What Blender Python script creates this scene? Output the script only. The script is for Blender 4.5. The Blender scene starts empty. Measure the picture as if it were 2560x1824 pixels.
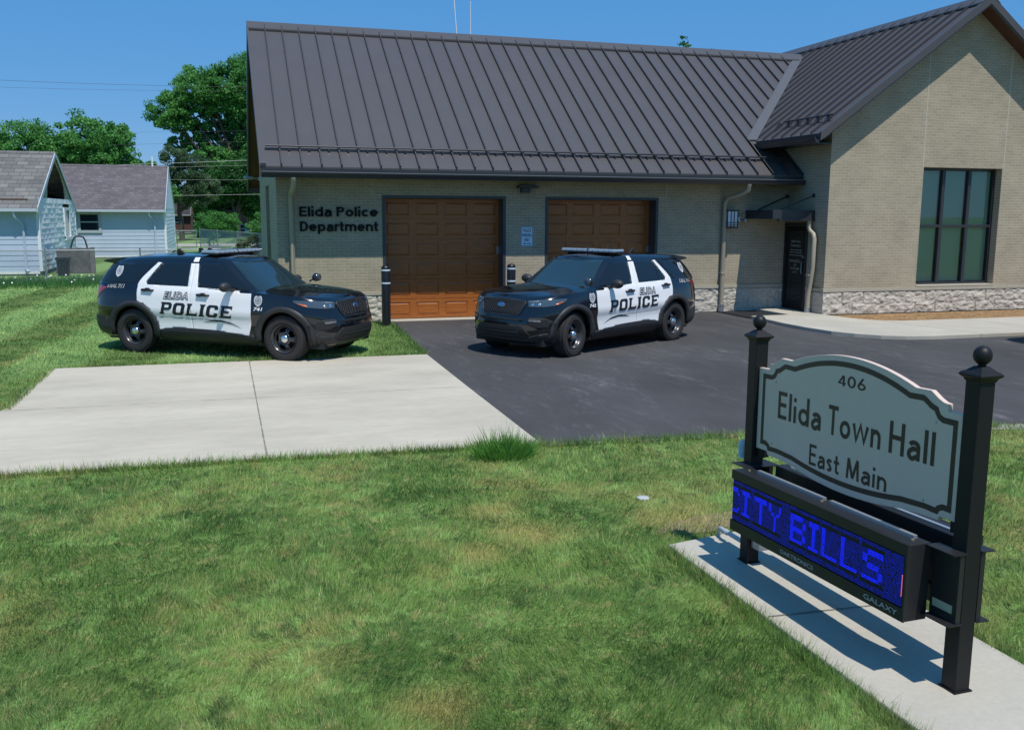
import bpy, bmesh, math, random
import numpy as np
from mathutils import Vector, Matrix, noise
from math import sin, cos, pi, radians, sqrt, atan2

sc = bpy.context.scene
COL = sc.collection

# ---------------------------------------------------------------- camera
cam = bpy.data.cameras.new("camera")
camo = bpy.data.objects.new("camera", cam)
COL.objects.link(camo)
CX, CY, CZ = -1.1136, -21.218, 2.4475
YAW, PITCH, ROLL, FPX = 0.2947, 0.1593, 0.0045, 2356.75
fv = Vector((sin(YAW)*cos(PITCH), cos(YAW)*cos(PITCH), -sin(PITCH)))
rv = Vector((cos(YAW), -sin(YAW), 0)); uv = rv.cross(fv)
r2 = cos(ROLL)*rv + sin(ROLL)*uv; u2 = -sin(ROLL)*rv + cos(ROLL)*uv
mw = Matrix((r2, u2, -fv)).transposed().to_4x4(); mw.translation = (CX, CY, CZ)
camo.matrix_world = mw
cam.sensor_width = 36; cam.lens = 36*FPX/2560
cam.clip_start = 0.05; cam.clip_end = 3000
sc.camera = camo

# ---------------------------------------------------------------- sky, sun, exposure
SUN = Vector((0.2, -1.0, 2.2)).normalized()
w = bpy.data.worlds.new("World"); sc.world = w; w.use_nodes = True
nt = w.node_tree; nt.nodes.clear()
sky = nt.nodes.new("ShaderNodeTexSky"); sky.sky_type = 'NISHITA'; sky.sun_disc = False
sky.sun_elevation = math.asin(SUN.z); sky.sun_rotation = atan2(SUN.x, SUN.y)
sky.air_density = 1.0; sky.dust_density = 0.1; sky.ozone_density = 2.2; sky.altitude = 200
hs = nt.nodes.new("ShaderNodeHueSaturation"); hs.inputs['Saturation'].default_value = 1.12
bg = nt.nodes.new("ShaderNodeBackground"); bg.inputs[1].default_value = 0.106
wo = nt.nodes.new("ShaderNodeOutputWorld")
nt.links.new(sky.outputs[0], hs.inputs['Color']); mxs = nt.nodes.new("ShaderNodeMix"); mxs.data_type = 'RGBA'; mxs.inputs[0].default_value = .72; mxs.inputs[7].default_value = (.48, 2.75, 6.6, 1)
nt.links.new(hs.outputs[0], mxs.inputs[6]); nt.links.new(mxs.outputs[2], bg.inputs[0]); nt.links.new(bg.outputs[0], wo.inputs[0])
sl = bpy.data.lights.new("sun", 'SUN'); sl.energy = 4.3; sl.angle = radians(0.5); sl.color = (1, .955, .88)
so = bpy.data.objects.new("sun", sl); COL.objects.link(so)
so.rotation_euler = SUN.to_track_quat('Z', 'Y').to_euler(); so.location = (5, -10, 30)
vs = sc.view_settings; vs.view_transform = 'Standard'; vs.look = 'None'; vs.gamma = 1; vs.exposure = 0.0
vs.use_curve_mapping = False
sc.cycles.max_bounces = 8; sc.cycles.transparent_max_bounces = 16

# ---------------------------------------------------------------- helpers
def tag(o, label=None, cat=None, group=None, kind=None):
    if label: o['label'] = label
    if cat: o['category'] = cat
    if group: o['group'] = group
    if kind: o['kind'] = kind
    return o

def thing(name, label, cat, loc=(0, 0, 0), rz=0, group=None):
    o = bpy.data.objects.new(name, None); COL.objects.link(o)
    o.location = loc; o.rotation_euler = (0, 0, rz); o.empty_display_size = .2
    return tag(o, label, cat, group)

def link(name, me, mat=None, parent=None, smooth=False, bevel=0, seg=2):
    o = bpy.data.objects.new(name, me); COL.objects.link(o)
    if mat is not None and not me.materials: me.materials.append(mat)
    if parent is not None: o.parent = parent
    if smooth:
        me.polygons.foreach_set('use_smooth', np.ones(len(me.polygons), dtype=bool))
        if smooth != True:
            try: me.set_sharp_from_angle(angle=radians(smooth))
            except Exception: pass
    if bevel:
        m = o.modifiers.new("bevel", 'BEVEL'); m.width = bevel; m.segments = seg; m.limit_method = 'ANGLE'; m.angle_limit = radians(40)
    return o

class MB:
    def __init__(s): s.bm = bmesh.new()
    def face(s, pts):
        return s.bm.faces.new([s.bm.verts.new(p) for p in pts])
    def box(s, x0, x1, y0, y1, z0, z1, m=None):
        v = [Vector((x, y, z)) for x in (x0, x1) for y in (y0, y1) for z in (z0, z1)]
        if m is not None: v = [m @ p for p in v]
        v = [s.bm.verts.new(p) for p in v]
        for f in ((0,1,3,2),(4,6,7,5),(0,4,5,1),(2,3,7,6),(0,2,6,4),(1,5,7,3)):
            s.bm.faces.new([v[i] for i in f])
        return s
    def prism(s, poly, axis, a0, a1):
        """poly: list of 2D points; axis 'x': (y,z), 'y': (x,z), 'z': (x,y)"""
        def P(p, a):
            return {'x': (a, p[0], p[1]), 'y': (p[0], a, p[1]), 'z': (p[0], p[1], a)}[axis]
        A = [s.bm.verts.new(P(p, a0)) for p in poly]; B = [s.bm.verts.new(P(p, a1)) for p in poly]
        s.bm.faces.new(A); s.bm.faces.new(B)
        n = len(poly)
        for i in range(n): s.bm.faces.new([A[i], A[(i+1) % n], B[(i+1) % n], B[i]])
        return s
    def tube(s, pts, r, n=8, cap=True):
        pts = [Vector(p) for p in pts]; rings = []
        rs = r if isinstance(r, (list, tuple)) else [r]*len(pts)
        ref = None
        for i, p in enumerate(pts):
            d = (pts[min(i+1, len(pts)-1)] - pts[max(i-1, 0)]).normalized()
            if ref is None:
                ref = d.orthogonal().normalized()
            a = (ref - d*ref.dot(d)).normalized(); ref = a; b = d.cross(a)
            rings.append([s.bm.verts.new(p + (a*cos(2*pi*k/n) + b*sin(2*pi*k/n))*rs[i]) for k in range(n)])
        for i in range(len(rings)-1):
            for k in range(n):
                s.bm.faces.new([rings[i][k], rings[i][(k+1) % n], rings[i+1][(k+1) % n], rings[i+1][k]])
        if cap and n > 2:
            s.bm.faces.new(rings[0][::-1]); s.bm.faces.new(rings[-1])
        return s
    def lathe(s, prof, c=(0, 0, 0), n=24, axis='z', cap=True):
        """prof: list of (r, h)"""
        c = Vector(c); rings = []
        for r, h in prof:
            ring = []
            for k in range(n):
                a = 2*pi*k/n; u, v = r*cos(a), r*sin(a)
                q = {'z': Vector((u, v, h)), 'y': Vector((u, h, v)), 'x': Vector((h, u, v))}[axis]
                ring.append(s.bm.verts.new(c + q))
            rings.append(ring)
        for i in range(len(rings)-1):
            for k in range(n):
                s.bm.faces.new([rings[i][k], rings[i][(k+1) % n], rings[i+1][(k+1) % n], rings[i+1][k]])
        for ring, (r, h) in ((rings[0], prof[0]), (rings[-1], prof[-1])):
            if r > 1e-5 and cap: s.bm.faces.new(ring)
        return s
    def ball(s, c, r, sub=2, sc_=(1, 1, 1)):
        m = Matrix.Translation(c) @ Matrix.Diagonal((*sc_, 1))
        bmesh.ops.create_icosphere(s.bm, subdivisions=sub, radius=r, matrix=m)
        return s
    def build(s, name, mat=None, parent=None, smooth=False, bevel=0, seg=2, fix=True):
        if fix:
            bmesh.ops.remove_doubles(s.bm, verts=s.bm.verts, dist=1e-5)
            bmesh.ops.recalc_face_normals(s.bm, faces=s.bm.faces)
        me = bpy.data.meshes.new(name); s.bm.to_mesh(me); s.bm.free()
        return link(name, me, mat, parent, smooth, bevel, seg)

def npmesh(name, V, F, mat, parent=None, attr=None):
    """V (n,3) array, F (m,k) array of equal sized faces, attr per-face colour float"""
    me = bpy.data.meshes.new(name); V = np.asarray(V, np.float32); F = np.asarray(F, np.int32)
    me.vertices.add(len(V)); me.vertices.foreach_set('co', V.ravel())
    k = F.shape[1]; me.loops.add(F.size); me.polygons.add(len(F))
    me.loops.foreach_set('vertex_index', F.ravel())
    me.polygons.foreach_set('loop_start', np.arange(0, F.size, k, dtype=np.int32))
    me.polygons.foreach_set('loop_total', np.full(len(F), k, np.int32))
    me.update(calc_edges=True)
    if attr is not None:
        for an, av in attr.items():
            a = me.attributes.new(an, 'FLOAT', 'FACE'); a.data.foreach_set('value', np.asarray(av, np.float32))
    return link(name, me, mat, parent)

def fontmesh(txt, size=1.0, bold=0.0, align='LEFT', shear=0.0, extr=0.0, sx=1.0, sp=1.0):
    cu = bpy.data.curves.new("t", 'FONT'); cu.body = txt; cu.size = size; cu.offset = bold
    cu.align_x = align; cu.shear = shear; cu.extrude = extr; cu.space_character = sp; cu.resolution_u = 4
    o = bpy.data.objects.new("t", cu); COL.objects.link(o)
    dg = bpy.context.evaluated_depsgraph_get(); dg.update()
    me = bpy.data.meshes.new_from_object(o.evaluated_get(dg))
    bpy.data.objects.remove(o); bpy.data.curves.remove(cu)
    bm = bmesh.new(); bm.from_mesh(me); bpy.data.meshes.remove(me)
    if sx != 1: 
        for v in bm.verts: v.co.x *= sx
    return bm

def fit(bm, x0, x1, z0, z1):
    """scale a flat text bmesh (in xy) into a box"""
    xs = [v.co.x for v in bm.verts]; ys = [v.co.y for v in bm.verts]
    a, b, c, d = min(xs), max(xs), min(ys), max(ys)
    for v in bm.verts:
        v.co.x = x0 + (v.co.x-a)/(b-a)*(x1-x0); v.co.y = z0 + (v.co.y-c)/(d-c)*(z1-z0)
    return bm

def bm_obj(bm, name, mat, parent, **k):
    me = bpy.data.meshes.new(name); bm.to_mesh(me); bm.free()
    return link(name, me, mat, parent, **k)

def xf(bm, fn):
    for v in bm.verts: v.co = fn(v.co.copy())
    return bm

def el(cx_, cy_, rx, ry, a0, a1, n=18):
    return [(cx_+rx*cos(radians(a0+(a1-a0)*k/n)), cy_+ry*sin(radians(a0+(a1-a0)*k/n))) for k in range(n+1)]
def glyph(ch, w, xh, geo):
    """centre lines of a sans letter on a cap height of 1; returns (strokes, advance)"""
    h = w/2; R = xh/2*(1.0 if geo else .93)
    if ch == 'E': W = .52 if geo else .60; return [[(h, h), (W, h)], [(h, 1-h), (W, 1-h)], [(w, .52), (W*.93, .52)], [(h, 0), (h, 1)]], W
    if ch == 'l': return [[(h, 0), (h, 1.0)]], w
    if ch == 'i': return [[(h, 0), (h, xh)], [(h, xh+.15), (h, xh+.15+w*1.02)]], w
    if ch == 'd': return [el(R, xh/2, R-h, xh/2-h, 0, 360, 26), [(2*R-h, 0), (2*R-h, 1.0)]], 2*R
    if ch == 'p': return [el(R, xh/2, R-h, xh/2-h, 0, 360, 26), [(h, -.28), (h, xh)]], 2*R
    if ch == 'o': return [el(R, xh/2, R-h, xh/2-h, 0, 360, 28)], 2*R
    if ch == 'c': return [el(R, xh/2, R-h, xh/2-h, 48, 312, 22)], 1.82*R
    if ch == 'e': return [el(R, xh/2, R-h, xh/2-h, 0, 318, 24), [(w, xh/2), (2*R-h*.4, xh/2)]], 2*R
    if ch == 'a':
        W = .86*xh; t_ = xh*.66
        return [[(W-h, 0)]+el(W/2+.01, t_, W/2-h-.01, xh-t_-h, 0, 160, 14), [(W-w, xh*.57), (W*.45, xh*.57)]+el(W*.42, xh*.285, W*.42-h, xh*.285-h*.5, 90, 270, 12)[1:]+[(W*.55, h*.9), (W-w*.9, xh*.22)]], W
    if ch == 'P': W = .58 if geo else .64; r = .29; return [[(h, 0), (h, 1)], [(w, 1-h), (W-r, 1-h)]+el(W-r, 1-h-(.58-w)/2, r-h, (.58-w)/2, 90, -90, 14)[1:]+[(w, .42+h)]], W
    if ch == 'D': W = .70; return [[(h, 0), (h, 1)], [(w, 1-h), (.30, 1-h)]+el(.30, .5, W-.30-h, .5-h, 90, -90, 18)[1:]+[(w, h)]], W
    if ch == 'r': return [[(h, 0), (h, xh)], el(h+.24, xh-.26, .24, .26-h, 172, 80, 8)], .34
    if ch == 't': return [[(.17, xh+.24), (.17, .16), (.20, h+.02), (.27, h), (.36, h)], [(0, xh-h), (.36, xh-h)]], .38
    if ch == 'n': W = xh*.88; return [[(h, 0), (h, xh)], [(W-h, 0)]+el(W/2, xh*.58, W/2-h, xh*.42-h, 0, 170, 14)], W
    if ch == 'm': W = xh*1.42; q = (W-w)/2; return [[(h, 0), (h, xh)]]+[[(h+q*(k+1), 0)]+el(h+q*(k+.5), xh*.62, q/2, xh*.38-h, 0, 170, 12) for k in (0, 1)], W
    if ch == 'T': W = .58; return [[(0, 1-h), (W, 1-h)], [(W/2, 0), (W/2, 1-w)]], W
    if ch == 'H': W = .64; return [[(h, 0), (h, 1)], [(W-h, 0), (W-h, 1)], [(w, .52), (W-w, .52)]], W
    if ch == 'w': W = xh*1.45; q = W/4; return [[(h*.7, xh), (q, h*1.0), (2*q, xh*.98), (3*q, h*1.0), (W-h*.7, xh)]], W
    if ch == 'M': W = .80; return [[(h, 0), (h+.06, 1-h)], [(h+.06, 1-h), (W/2, .06)], [(W/2, .06), (W-h-.06, 1-h)], [(W-h-.06, 1-h), (W-h, 0)]], W
    if ch == 's': W = .62*xh; return [[(W-h*.6, xh*.80)]+el(W/2, xh*.74, W/2-h, xh*.26-h, 50, 250, 12)+[(W*.62, xh*.45)]+el(W/2, xh*.26, W/2-h, xh*.26-h, 55, -150, 12)], W
    if ch == '4': W = .58; return [[(.42, 0), (.42, 1-h)], [(.40, 1-h), (h*.8, .26), (W, .26)]], W
    if ch == '0': W = .62; return [el(W/2, .5, W/2-h, .5-h, 0, 360, 28)], W
    if ch == '6': W = .60; r = .30; return [el(r, r, r-h, r-h, 0, 360, 24), [(h*1.2, r+.12), (.40, 1.0)]], W
    return [], .30
def strokeword(txt, w=.14, xh=.62, geo=True, sp=.10):
    """list of ribbons [(left pts, right pts)] of a word on cap height 1, total width"""
    u = 0; out = []
    for ch in txt:
        st, adv = glyph(ch, w, xh, geo)
        for P in st:
            P = [Vector((a+u, b)) for a, b in P]; closed = (P[0]-P[-1]).length < 1e-4; n = len(P); Lp, Rp = [], []
            for i in range(n):
                a = P[i-1] if i else (P[-2] if closed else P[0]); c = P[i+1] if i < n-1 else (P[1] if closed else P[-1])
                d1, d2 = (P[i]-a), (c-P[i]); d1 = d1.normalized() if d1.length > 1e-7 else d2.normalized(); d2 = d2.normalized() if d2.length > 1e-7 else d1
                n1, n2 = Vector((-d1.y, d1.x)), Vector((-d2.y, d2.x)); m = n1+n2; m = m.normalized(); k = min(1.6, 1/max(.3, m.dot(n1)))
                Lp.append(P[i]+m*w/2*k); Rp.append(P[i]-m*w/2*k)
            out.append((Lp, Rp))
        u += adv+(sp if ch != ' ' else 0)
    return out, u-sp
def strokemesh(ribbons, place, d0, d1, step=.0003):
    """place(u, v, depth) -> Vector; each ribbon is a thin solid, staggered in depth"""
    b = MB()
    for k, (Lp, Rp) in enumerate(ribbons):
        a0 = d0-step*(k % 3)
        for i in range(len(Lp)-1):
            q = [Lp[i], Lp[i+1], Rp[i+1], Rp[i]]
            A = [b.bm.verts.new(place(p.x, p.y, a0)) for p in q]; b.bm.faces.new(A)
            if d1 != d0:
                for (p0, p1) in ((Lp[i], Lp[i+1]), (Rp[i+1], Rp[i])): b.face([place(p0.x, p0.y, a0), place(p1.x, p1.y, a0), place(p1.x, p1.y, d1), place(p0.x, p0.y, d1)])
        if d1 != d0:
            for e in (0, -1): b.face([place(Lp[e].x, Lp[e].y, a0), place(Rp[e].x, Rp[e].y, a0), place(Rp[e].x, Rp[e].y, d1), place(Lp[e].x, Lp[e].y, d1)])
    return b

# ---------------------------------------------------------------- materials
def newmat(name):
    m = bpy.data.materials.new(name); m.use_nodes = True
    n = m.node_tree.nodes; b = n['Principled BSDF']
    return m, m.node_tree, b

def MAT(name, col, rough=.6, metal=0., var=0., vs_=4., bump=0., bs=60., coat=0., spec=.5, emit=None, es=0., stretch=None, var2=0., vs2=.6):
    m, t, b = newmat(name); L = t.links
    b.inputs['Base Color'].default_value = (*col, 1); b.inputs['Roughness'].default_value = rough
    b.inputs['Metallic'].default_value = metal; b.inputs['Specular IOR Level'].default_value = spec
    b.inputs['Coat Weight'].default_value = coat; b.inputs['Coat Roughness'].default_value = .04
    if emit: b.inputs['Emission Color'].default_value = (*emit, 1); b.inputs['Emission Strength'].default_value = es
    if var or bump or var2:
        tc = t.nodes.new('ShaderNodeTexCoord'); src = tc.outputs['Object']
        if stretch:
            mp = t.nodes.new('ShaderNodeMapping'); mp.inputs['Scale'].default_value = stretch
            L.new(src, mp.inputs[0]); src = mp.outputs[0]
    if var or var2:
        prev = None
        for s_, amt in ((vs_, var), (vs2, var2)):
            if not amt: continue
            no = t.nodes.new('ShaderNodeTexNoise'); no.inputs['Scale'].default_value = s_; no.inputs['Detail'].default_value = 6; no.inputs['Roughness'].default_value = .65
            L.new(src, no.inputs['Vector'])
            mr = t.nodes.new('ShaderNodeMapRange'); mr.inputs['From Min'].default_value = .28; mr.inputs['From Max'].default_value = .72
            mr.inputs['To Min'].default_value = 1-amt; mr.inputs['To Max'].default_value = 1+amt
            L.new(no.outputs['Fac'], mr.inputs['Value'])
            mx = t.nodes.new('ShaderNodeVectorMath'); mx.operation = 'SCALE'
            if prev is None: mx.inputs[0].default_value = col
            else: L.new(prev, mx.inputs[0])
            L.new(mr.outputs[0], mx.inputs['Scale']); prev = mx.outputs[0]
        L.new(prev, b.inputs['Base Color'])
    if bump:
        n2 = t.nodes.new('ShaderNodeTexNoise'); n2.inputs['Scale'].default_value = bs; n2.inputs['Detail'].default_value = 5
        L.new(src, n2.inputs['Vector'])
        bp = t.nodes.new('ShaderNodeBump'); bp.inputs['Strength'].default_value = bump; bp.inputs['Distance'].default_value = .02
        L.new(n2.outputs['Fac'], bp.inputs['Height']); L.new(bp.outputs[0], b.inputs['Normal'])
    return m

def brickmat(name, c1, c2, mortar, bw, rh, ms, bumpd=.006, rough=.85, off=.5, zoff=0.):
    m, t, b = newmat(name); L = t.links; N = t.nodes
    b.inputs['Roughness'].default_value = rough; b.inputs['Specular IOR Level'].default_value = .3
    tc = N.new('ShaderNodeTexCoord'); sx = N.new('ShaderNodeSeparateXYZ'); L.new(tc.outputs['Object'], sx.inputs[0])
    ge = N.new('ShaderNodeNewGeometry'); sn = N.new('ShaderNodeSeparateXYZ'); L.new(ge.outputs['True Normal'], sn.inputs[0])
    ab = N.new('ShaderNodeMath'); ab.operation = 'ABSOLUTE'; L.new(sn.outputs[0], ab.inputs[0])
    gt = N.new('ShaderNodeMath'); gt.operation = 'GREATER_THAN'; gt.inputs[1].default_value = .7; L.new(ab.outputs[0], gt.inputs[0])
    mx = N.new('ShaderNodeMix'); mx.data_type = 'FLOAT'; L.new(gt.outputs[0], mx.inputs[0]); L.new(sx.outputs[0], mx.inputs[2]); L.new(sx.outputs[1], mx.inputs[3])
    az = N.new('ShaderNodeMath'); az.operation = 'ADD'; az.inputs[1].default_value = zoff; L.new(sx.outputs[2], az.inputs[0])
    cb = N.new('ShaderNodeCombineXYZ'); L.new(mx.outputs[0], cb.inputs[0]); L.new(az.outputs[0], cb.inputs[1])
    br = N.new('ShaderNodeTexBrick'); br.offset = off; br.squash = 1
    L.new(cb.outputs[0], br.inputs['Vector'])
    for k, v in (('Color1', (*c1, 1)), ('Color2', (*c2, 1)), ('Mortar', (*mortar, 1)), ('Scale', 1), ('Mortar Size', ms), ('Mortar Smooth', .1), ('Bias', 0), ('Brick Width', bw), ('Row Height', rh)):
        br.inputs[k].default_value = v
    no = N.new('ShaderNodeTexNoise'); no.inputs['Scale'].default_value = 1.3; no.inputs['Detail'].default_value = 7; no.inputs['Roughness'].default_value = .7
    L.new(tc.outputs['Object'], no.inputs['Vector'])
    mr = N.new('ShaderNodeMapRange'); mr.inputs['From Min'].default_value = .3; mr.inputs['From Max'].default_value = .7; mr.inputs['To Min'].default_value = .86; mr.inputs['To Max'].default_value = 1.14
    L.new(no.outputs['Fac'], mr.inputs['Value'])
    sm = N.new('ShaderNodeVectorMath'); sm.operation = 'SCALE'; L.new(br.outputs['Color'], sm.inputs[0]); L.new(mr.outputs[0], sm.inputs['Scale'])
    L.new(sm.outputs[0], b.inputs['Base Color'])
    bp = N.new('ShaderNodeBump'); bp.inputs['Distance'].default_value = bumpd; bp.invert = True; bp.inputs['Strength'].default_value = .8
    n2 = N.new('ShaderNodeTexNoise'); n2.inputs['Scale'].default_value = 60; L.new(tc.outputs['Object'], n2.inputs['Vector'])
    ad = N.new('ShaderNodeMath'); ad.operation = 'MULTIPLY_ADD'; L.new(n2.outputs['Fac'], ad.inputs[0]); ad.inputs[1].default_value = -.5; L.new(br.outputs['Fac'], ad.inputs[2])
    L.new(ad.outputs[0], bp.inputs['Height']); L.new(bp.outputs[0], b.inputs['Normal'])
    return m

def leafmat(name, c0, c1, c2, trans=.35, ns=.25):
    """foliage: per-leaf random + clump noise between three colours"""
    m, t, b = newmat(name); L = t.links; N = t.nodes
    at = N.new('ShaderNodeAttribute'); at.attribute_name = 'rnd'
    tc = N.new('ShaderNodeTexCoord'); no = N.new('ShaderNodeTexNoise'); no.inputs['Scale'].default_value = ns; no.inputs['Detail'].default_value = 4
    L.new(tc.outputs['Object'], no.inputs['Vector'])
    mr = N.new('ShaderNodeMapRange'); mr.inputs['From Min'].default_value = .35; mr.inputs['From Max'].default_value = .65; mr.inputs['To Max'].default_value = .6; L.new(no.outputs['Fac'], mr.inputs['Value'])
    ad = N.new('ShaderNodeMath'); ad.operation = 'MULTIPLY_ADD'; L.new(at.outputs['Fac'], ad.inputs[0]); ad.inputs[1].default_value = .5; L.new(mr.outputs[0], ad.inputs[2])
    cr = N.new('ShaderNodeValToRGB'); e = cr.color_ramp.elements; e[0].color = (*c0, 1); e[1].color = (*c2, 1); x = e.new(.5); x.color = (*c1, 1)
    L.new(ad.outputs[0], cr.inputs[0])
    L.new(cr.outputs[0], b.inputs['Base Color']); b.inputs['Roughness'].default_value = .55; b.inputs['Specular IOR Level'].default_value = .25
    tr = N.new('ShaderNodeBsdfTranslucent'); L.new(cr.outputs[0], tr.inputs[0])
    ms = N.new('ShaderNodeMixShader'); ms.inputs[0].default_value = trans
    L.new(b.outputs[0], ms.inputs[1]); L.new(tr.outputs[0], ms.inputs[2]); L.new(ms.outputs[0], N['Material Output'].inputs[0])
    return m

WORN = [(.92, -13.95, .26), (1.05, -14.55, .34), (.55, -14.9, .22), (2.35, -14.55, .36), (-.2, -16.9, .22)]
def lawnmat(name, blades):
    m, t, b = newmat(name); L = t.links; N = t.nodes
    ge = N.new('ShaderNodeNewGeometry'); pos = ge.outputs['Position']
    def noise_(scale, det=5, dist=0., rough=.6):
        n = N.new('ShaderNodeTexNoise'); n.inputs['Scale'].default_value = scale; n.inputs['Detail'].default_value = det; n.inputs['Distortion'].default_value = dist; n.inputs['Roughness'].default_value = rough
        L.new(pos, n.inputs['Vector']); return n.outputs['Fac']
    def rng(x, a, b_, c=0., d=1.):
        r = N.new('ShaderNodeMapRange'); r.inputs['From Min'].default_value = a; r.inputs['From Max'].default_value = b_; r.inputs['To Min'].default_value = c; r.inputs['To Max'].default_value = d
        L.new(x, r.inputs['Value']); return r.outputs[0]
    def mix(f, A, B):
        x = N.new('ShaderNodeMix'); x.data_type = 'RGBA'
        L.new(f, x.inputs[0])
        for s, i in ((A, 6), (B, 7)):
            if isinstance(s, tuple): x.inputs[i].default_value = (*s, 1)
            else: L.new(s, x.inputs[i])
        return x.outputs[2]
    g1, g2 = (.115, .225, .055), (.25, .39, .10)
    c = mix(rng(noise_(.9, 6, .6), .36, .64), g1, g2)
    dry = rng(noise_(.55, 8, 1.2, .72), .50, .66)
    c = mix(dry, c, (.40, .37, .13))
    c = mix(rng(noise_(2.6, 6, .8, .7), .55, .70, 0, .55), c, (.32, .35, .11))
    # finer tufts: pale, dark and tan clumps
    c = mix(rng(noise_(3.3, 6, .7, .7), .52, .61, 0, .85), c, (.32, .50, .15))
    c = mix(rng(noise_(4.1, 6, .9, .7), .54, .63, 0, .8), c, (.055, .125, .034))
    c = mix(rng(noise_(7.5, 5, .6, .75), .55, .64, 0, .8), c, (.44, .42, .17))
    c = mix(rng(noise_(1.1, 5, .9), .55, .72, 0, .6), c, (.070, .155, .045))
    # worn spots in the front lawn
    for wx_, wy_, wr_ in WORN:
        vd = N.new('ShaderNodeVectorMath'); vd.operation = 'DISTANCE'; L.new(pos, vd.inputs[0]); vd.inputs[1].default_value = (wx_, wy_, 0)
        ad_ = N.new('ShaderNodeMath'); ad_.operation = 'MULTIPLY_ADD'; L.new(noise_(2.8, 6, 1.0, .7), ad_.inputs[0]); ad_.inputs[1].default_value = wr_*2.4; L.new(vd.outputs['Value'], ad_.inputs[2])
        c = mix(rng(ad_.outputs[0], wr_*2.5, wr_*1.4, 0, .75), c, (.47, .41, .15))
    # mowing stripes on the side lawn: light off leaning passes painted as colour
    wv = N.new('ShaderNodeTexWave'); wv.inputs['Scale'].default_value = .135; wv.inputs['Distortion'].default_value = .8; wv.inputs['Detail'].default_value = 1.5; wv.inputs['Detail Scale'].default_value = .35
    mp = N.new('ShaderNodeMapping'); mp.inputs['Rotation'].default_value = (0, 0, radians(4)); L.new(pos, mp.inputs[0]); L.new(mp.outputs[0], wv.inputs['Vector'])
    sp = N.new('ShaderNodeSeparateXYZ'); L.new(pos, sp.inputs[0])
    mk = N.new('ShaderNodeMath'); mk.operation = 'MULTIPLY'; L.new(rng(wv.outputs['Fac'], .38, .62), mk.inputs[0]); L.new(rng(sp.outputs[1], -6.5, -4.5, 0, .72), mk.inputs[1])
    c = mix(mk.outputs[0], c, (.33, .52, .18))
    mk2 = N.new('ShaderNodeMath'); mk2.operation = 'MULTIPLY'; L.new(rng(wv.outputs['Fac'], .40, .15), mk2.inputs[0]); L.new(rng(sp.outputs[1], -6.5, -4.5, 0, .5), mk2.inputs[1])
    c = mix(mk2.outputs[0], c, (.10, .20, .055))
    if blades:
        at = N.new('ShaderNodeAttribute'); at.attribute_name = 'rnd'
        s = N.new('ShaderNodeVectorMath'); s.operation = 'SCALE'; L.new(c, s.inputs[0]); L.new(rng(at.outputs['Fac'], 0, 1, .45, 1.70), s.inputs['Scale'])
        c = s.outputs[0]
        c = mix(rng(at.outputs['Fac'], .90, .93), c, (.42, .40, .16))
        b.inputs['Roughness'].default_value = .5; b.inputs['Specular IOR Level'].default_value = .3
        tr = N.new('ShaderNodeBsdfTranslucent'); L.new(c, tr.inputs[0]); L.new(c, b.inputs['Base Color'])
        ms = N.new('ShaderNodeMixShader'); ms.inputs[0].default_value = .4
        L.new(b.outputs[0], ms.inputs[1]); L.new(tr.outputs[0], ms.inputs[2]); L.new(ms.outputs[0], N['Material Output'].inputs[0])
    else:
        fine = rng(noise_(38, 6, 0, .8), .3, .7, .32, 1.0)
        s = N.new('ShaderNodeVectorMath'); s.operation = 'SCALE'; L.new(c, s.inputs[0]); L.new(fine, s.inputs['Scale'])
        L.new(s.outputs[0], b.inputs['Base Color']); b.inputs['Roughness'].default_value = .95; b.inputs['Specular IOR Level'].default_value = .1
        bp = N.new('ShaderNodeBump'); bp.inputs['Strength'].default_value = .7; bp.inputs['Distance'].default_value = .03
        L.new(noise_(55, 4), bp.inputs['Height']); L.new(bp.outputs[0], b.inputs['Normal'])
    return m

def glassmat(name, tint=(.8, .9, .85), refl=.12):
    m, t, b = newmat(name); N = t.nodes; L = t.links
    tr = N.new('ShaderNodeBsdfTransparent'); tr.inputs[0].default_value = (*tint, 1)
    gl = N.new('ShaderNodeBsdfGlossy'); gl.inputs['Roughness'].default_value = .01
    fr = N.new('ShaderNodeFresnel'); fr.inputs[0].default_value = 1.5
    ad = N.new('ShaderNodeMath'); ad.operation = 'ADD'; ad.inputs[1].default_value = refl; L.new(fr.outputs[0], ad.inputs[0])
    ms = N.new('ShaderNodeMixShader'); L.new(ad.outputs[0], ms.inputs[0]); L.new(tr.outputs[0], ms.inputs[1]); L.new(gl.outputs[0], ms.inputs[2])
    L.new(ms.outputs[0], N['Material Output'].inputs[0])
    return m

BRICK = brickmat("brick_tan", (.325, .279, .196), (.374, .320, .230), (.49, .437, .332), .2032, .0677, .0055)
BLOCK = MAT("split_face_block", (.50, .455, .385), .9, var=.22, vs_=14, bump=.5, bs=45, var2=.10, vs2=1.5)
SILL = MAT("cast_sill", (.40, .365, .285), .8, var=.08, vs_=8)
ROOFM = MAT("standing_seam_metal", (.074, .068, .069), .42, metal=.0, var=.06, vs_=1.2, spec=.5, bump=.12, bs=.9)
TRIM = MAT("dark_bronze_trim", (.030, .031, .036), .38)
SOFFIT = MAT("brown_soffit", (.085, .035, .018), .6, var=.15, vs_=6)
DARK = MAT("matte_dark", (.012, .012, .013), .7)
BLACKM = MAT("black_powder_coat", (.010, .010, .011), .5, spec=.3)
SPOUT = MAT("tan_downspout", (.36, .32, .245), .5, var=.05)
GALV = MAT("galvanised_steel", (.42, .44, .46), .4, metal=.8, var=.15, vs_=12)
CONC = MAT("concrete", (.43, .40, .335), .9, var=.07, vs_=26, bump=.15, bs=160, var2=.11, vs2=.9)
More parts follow.
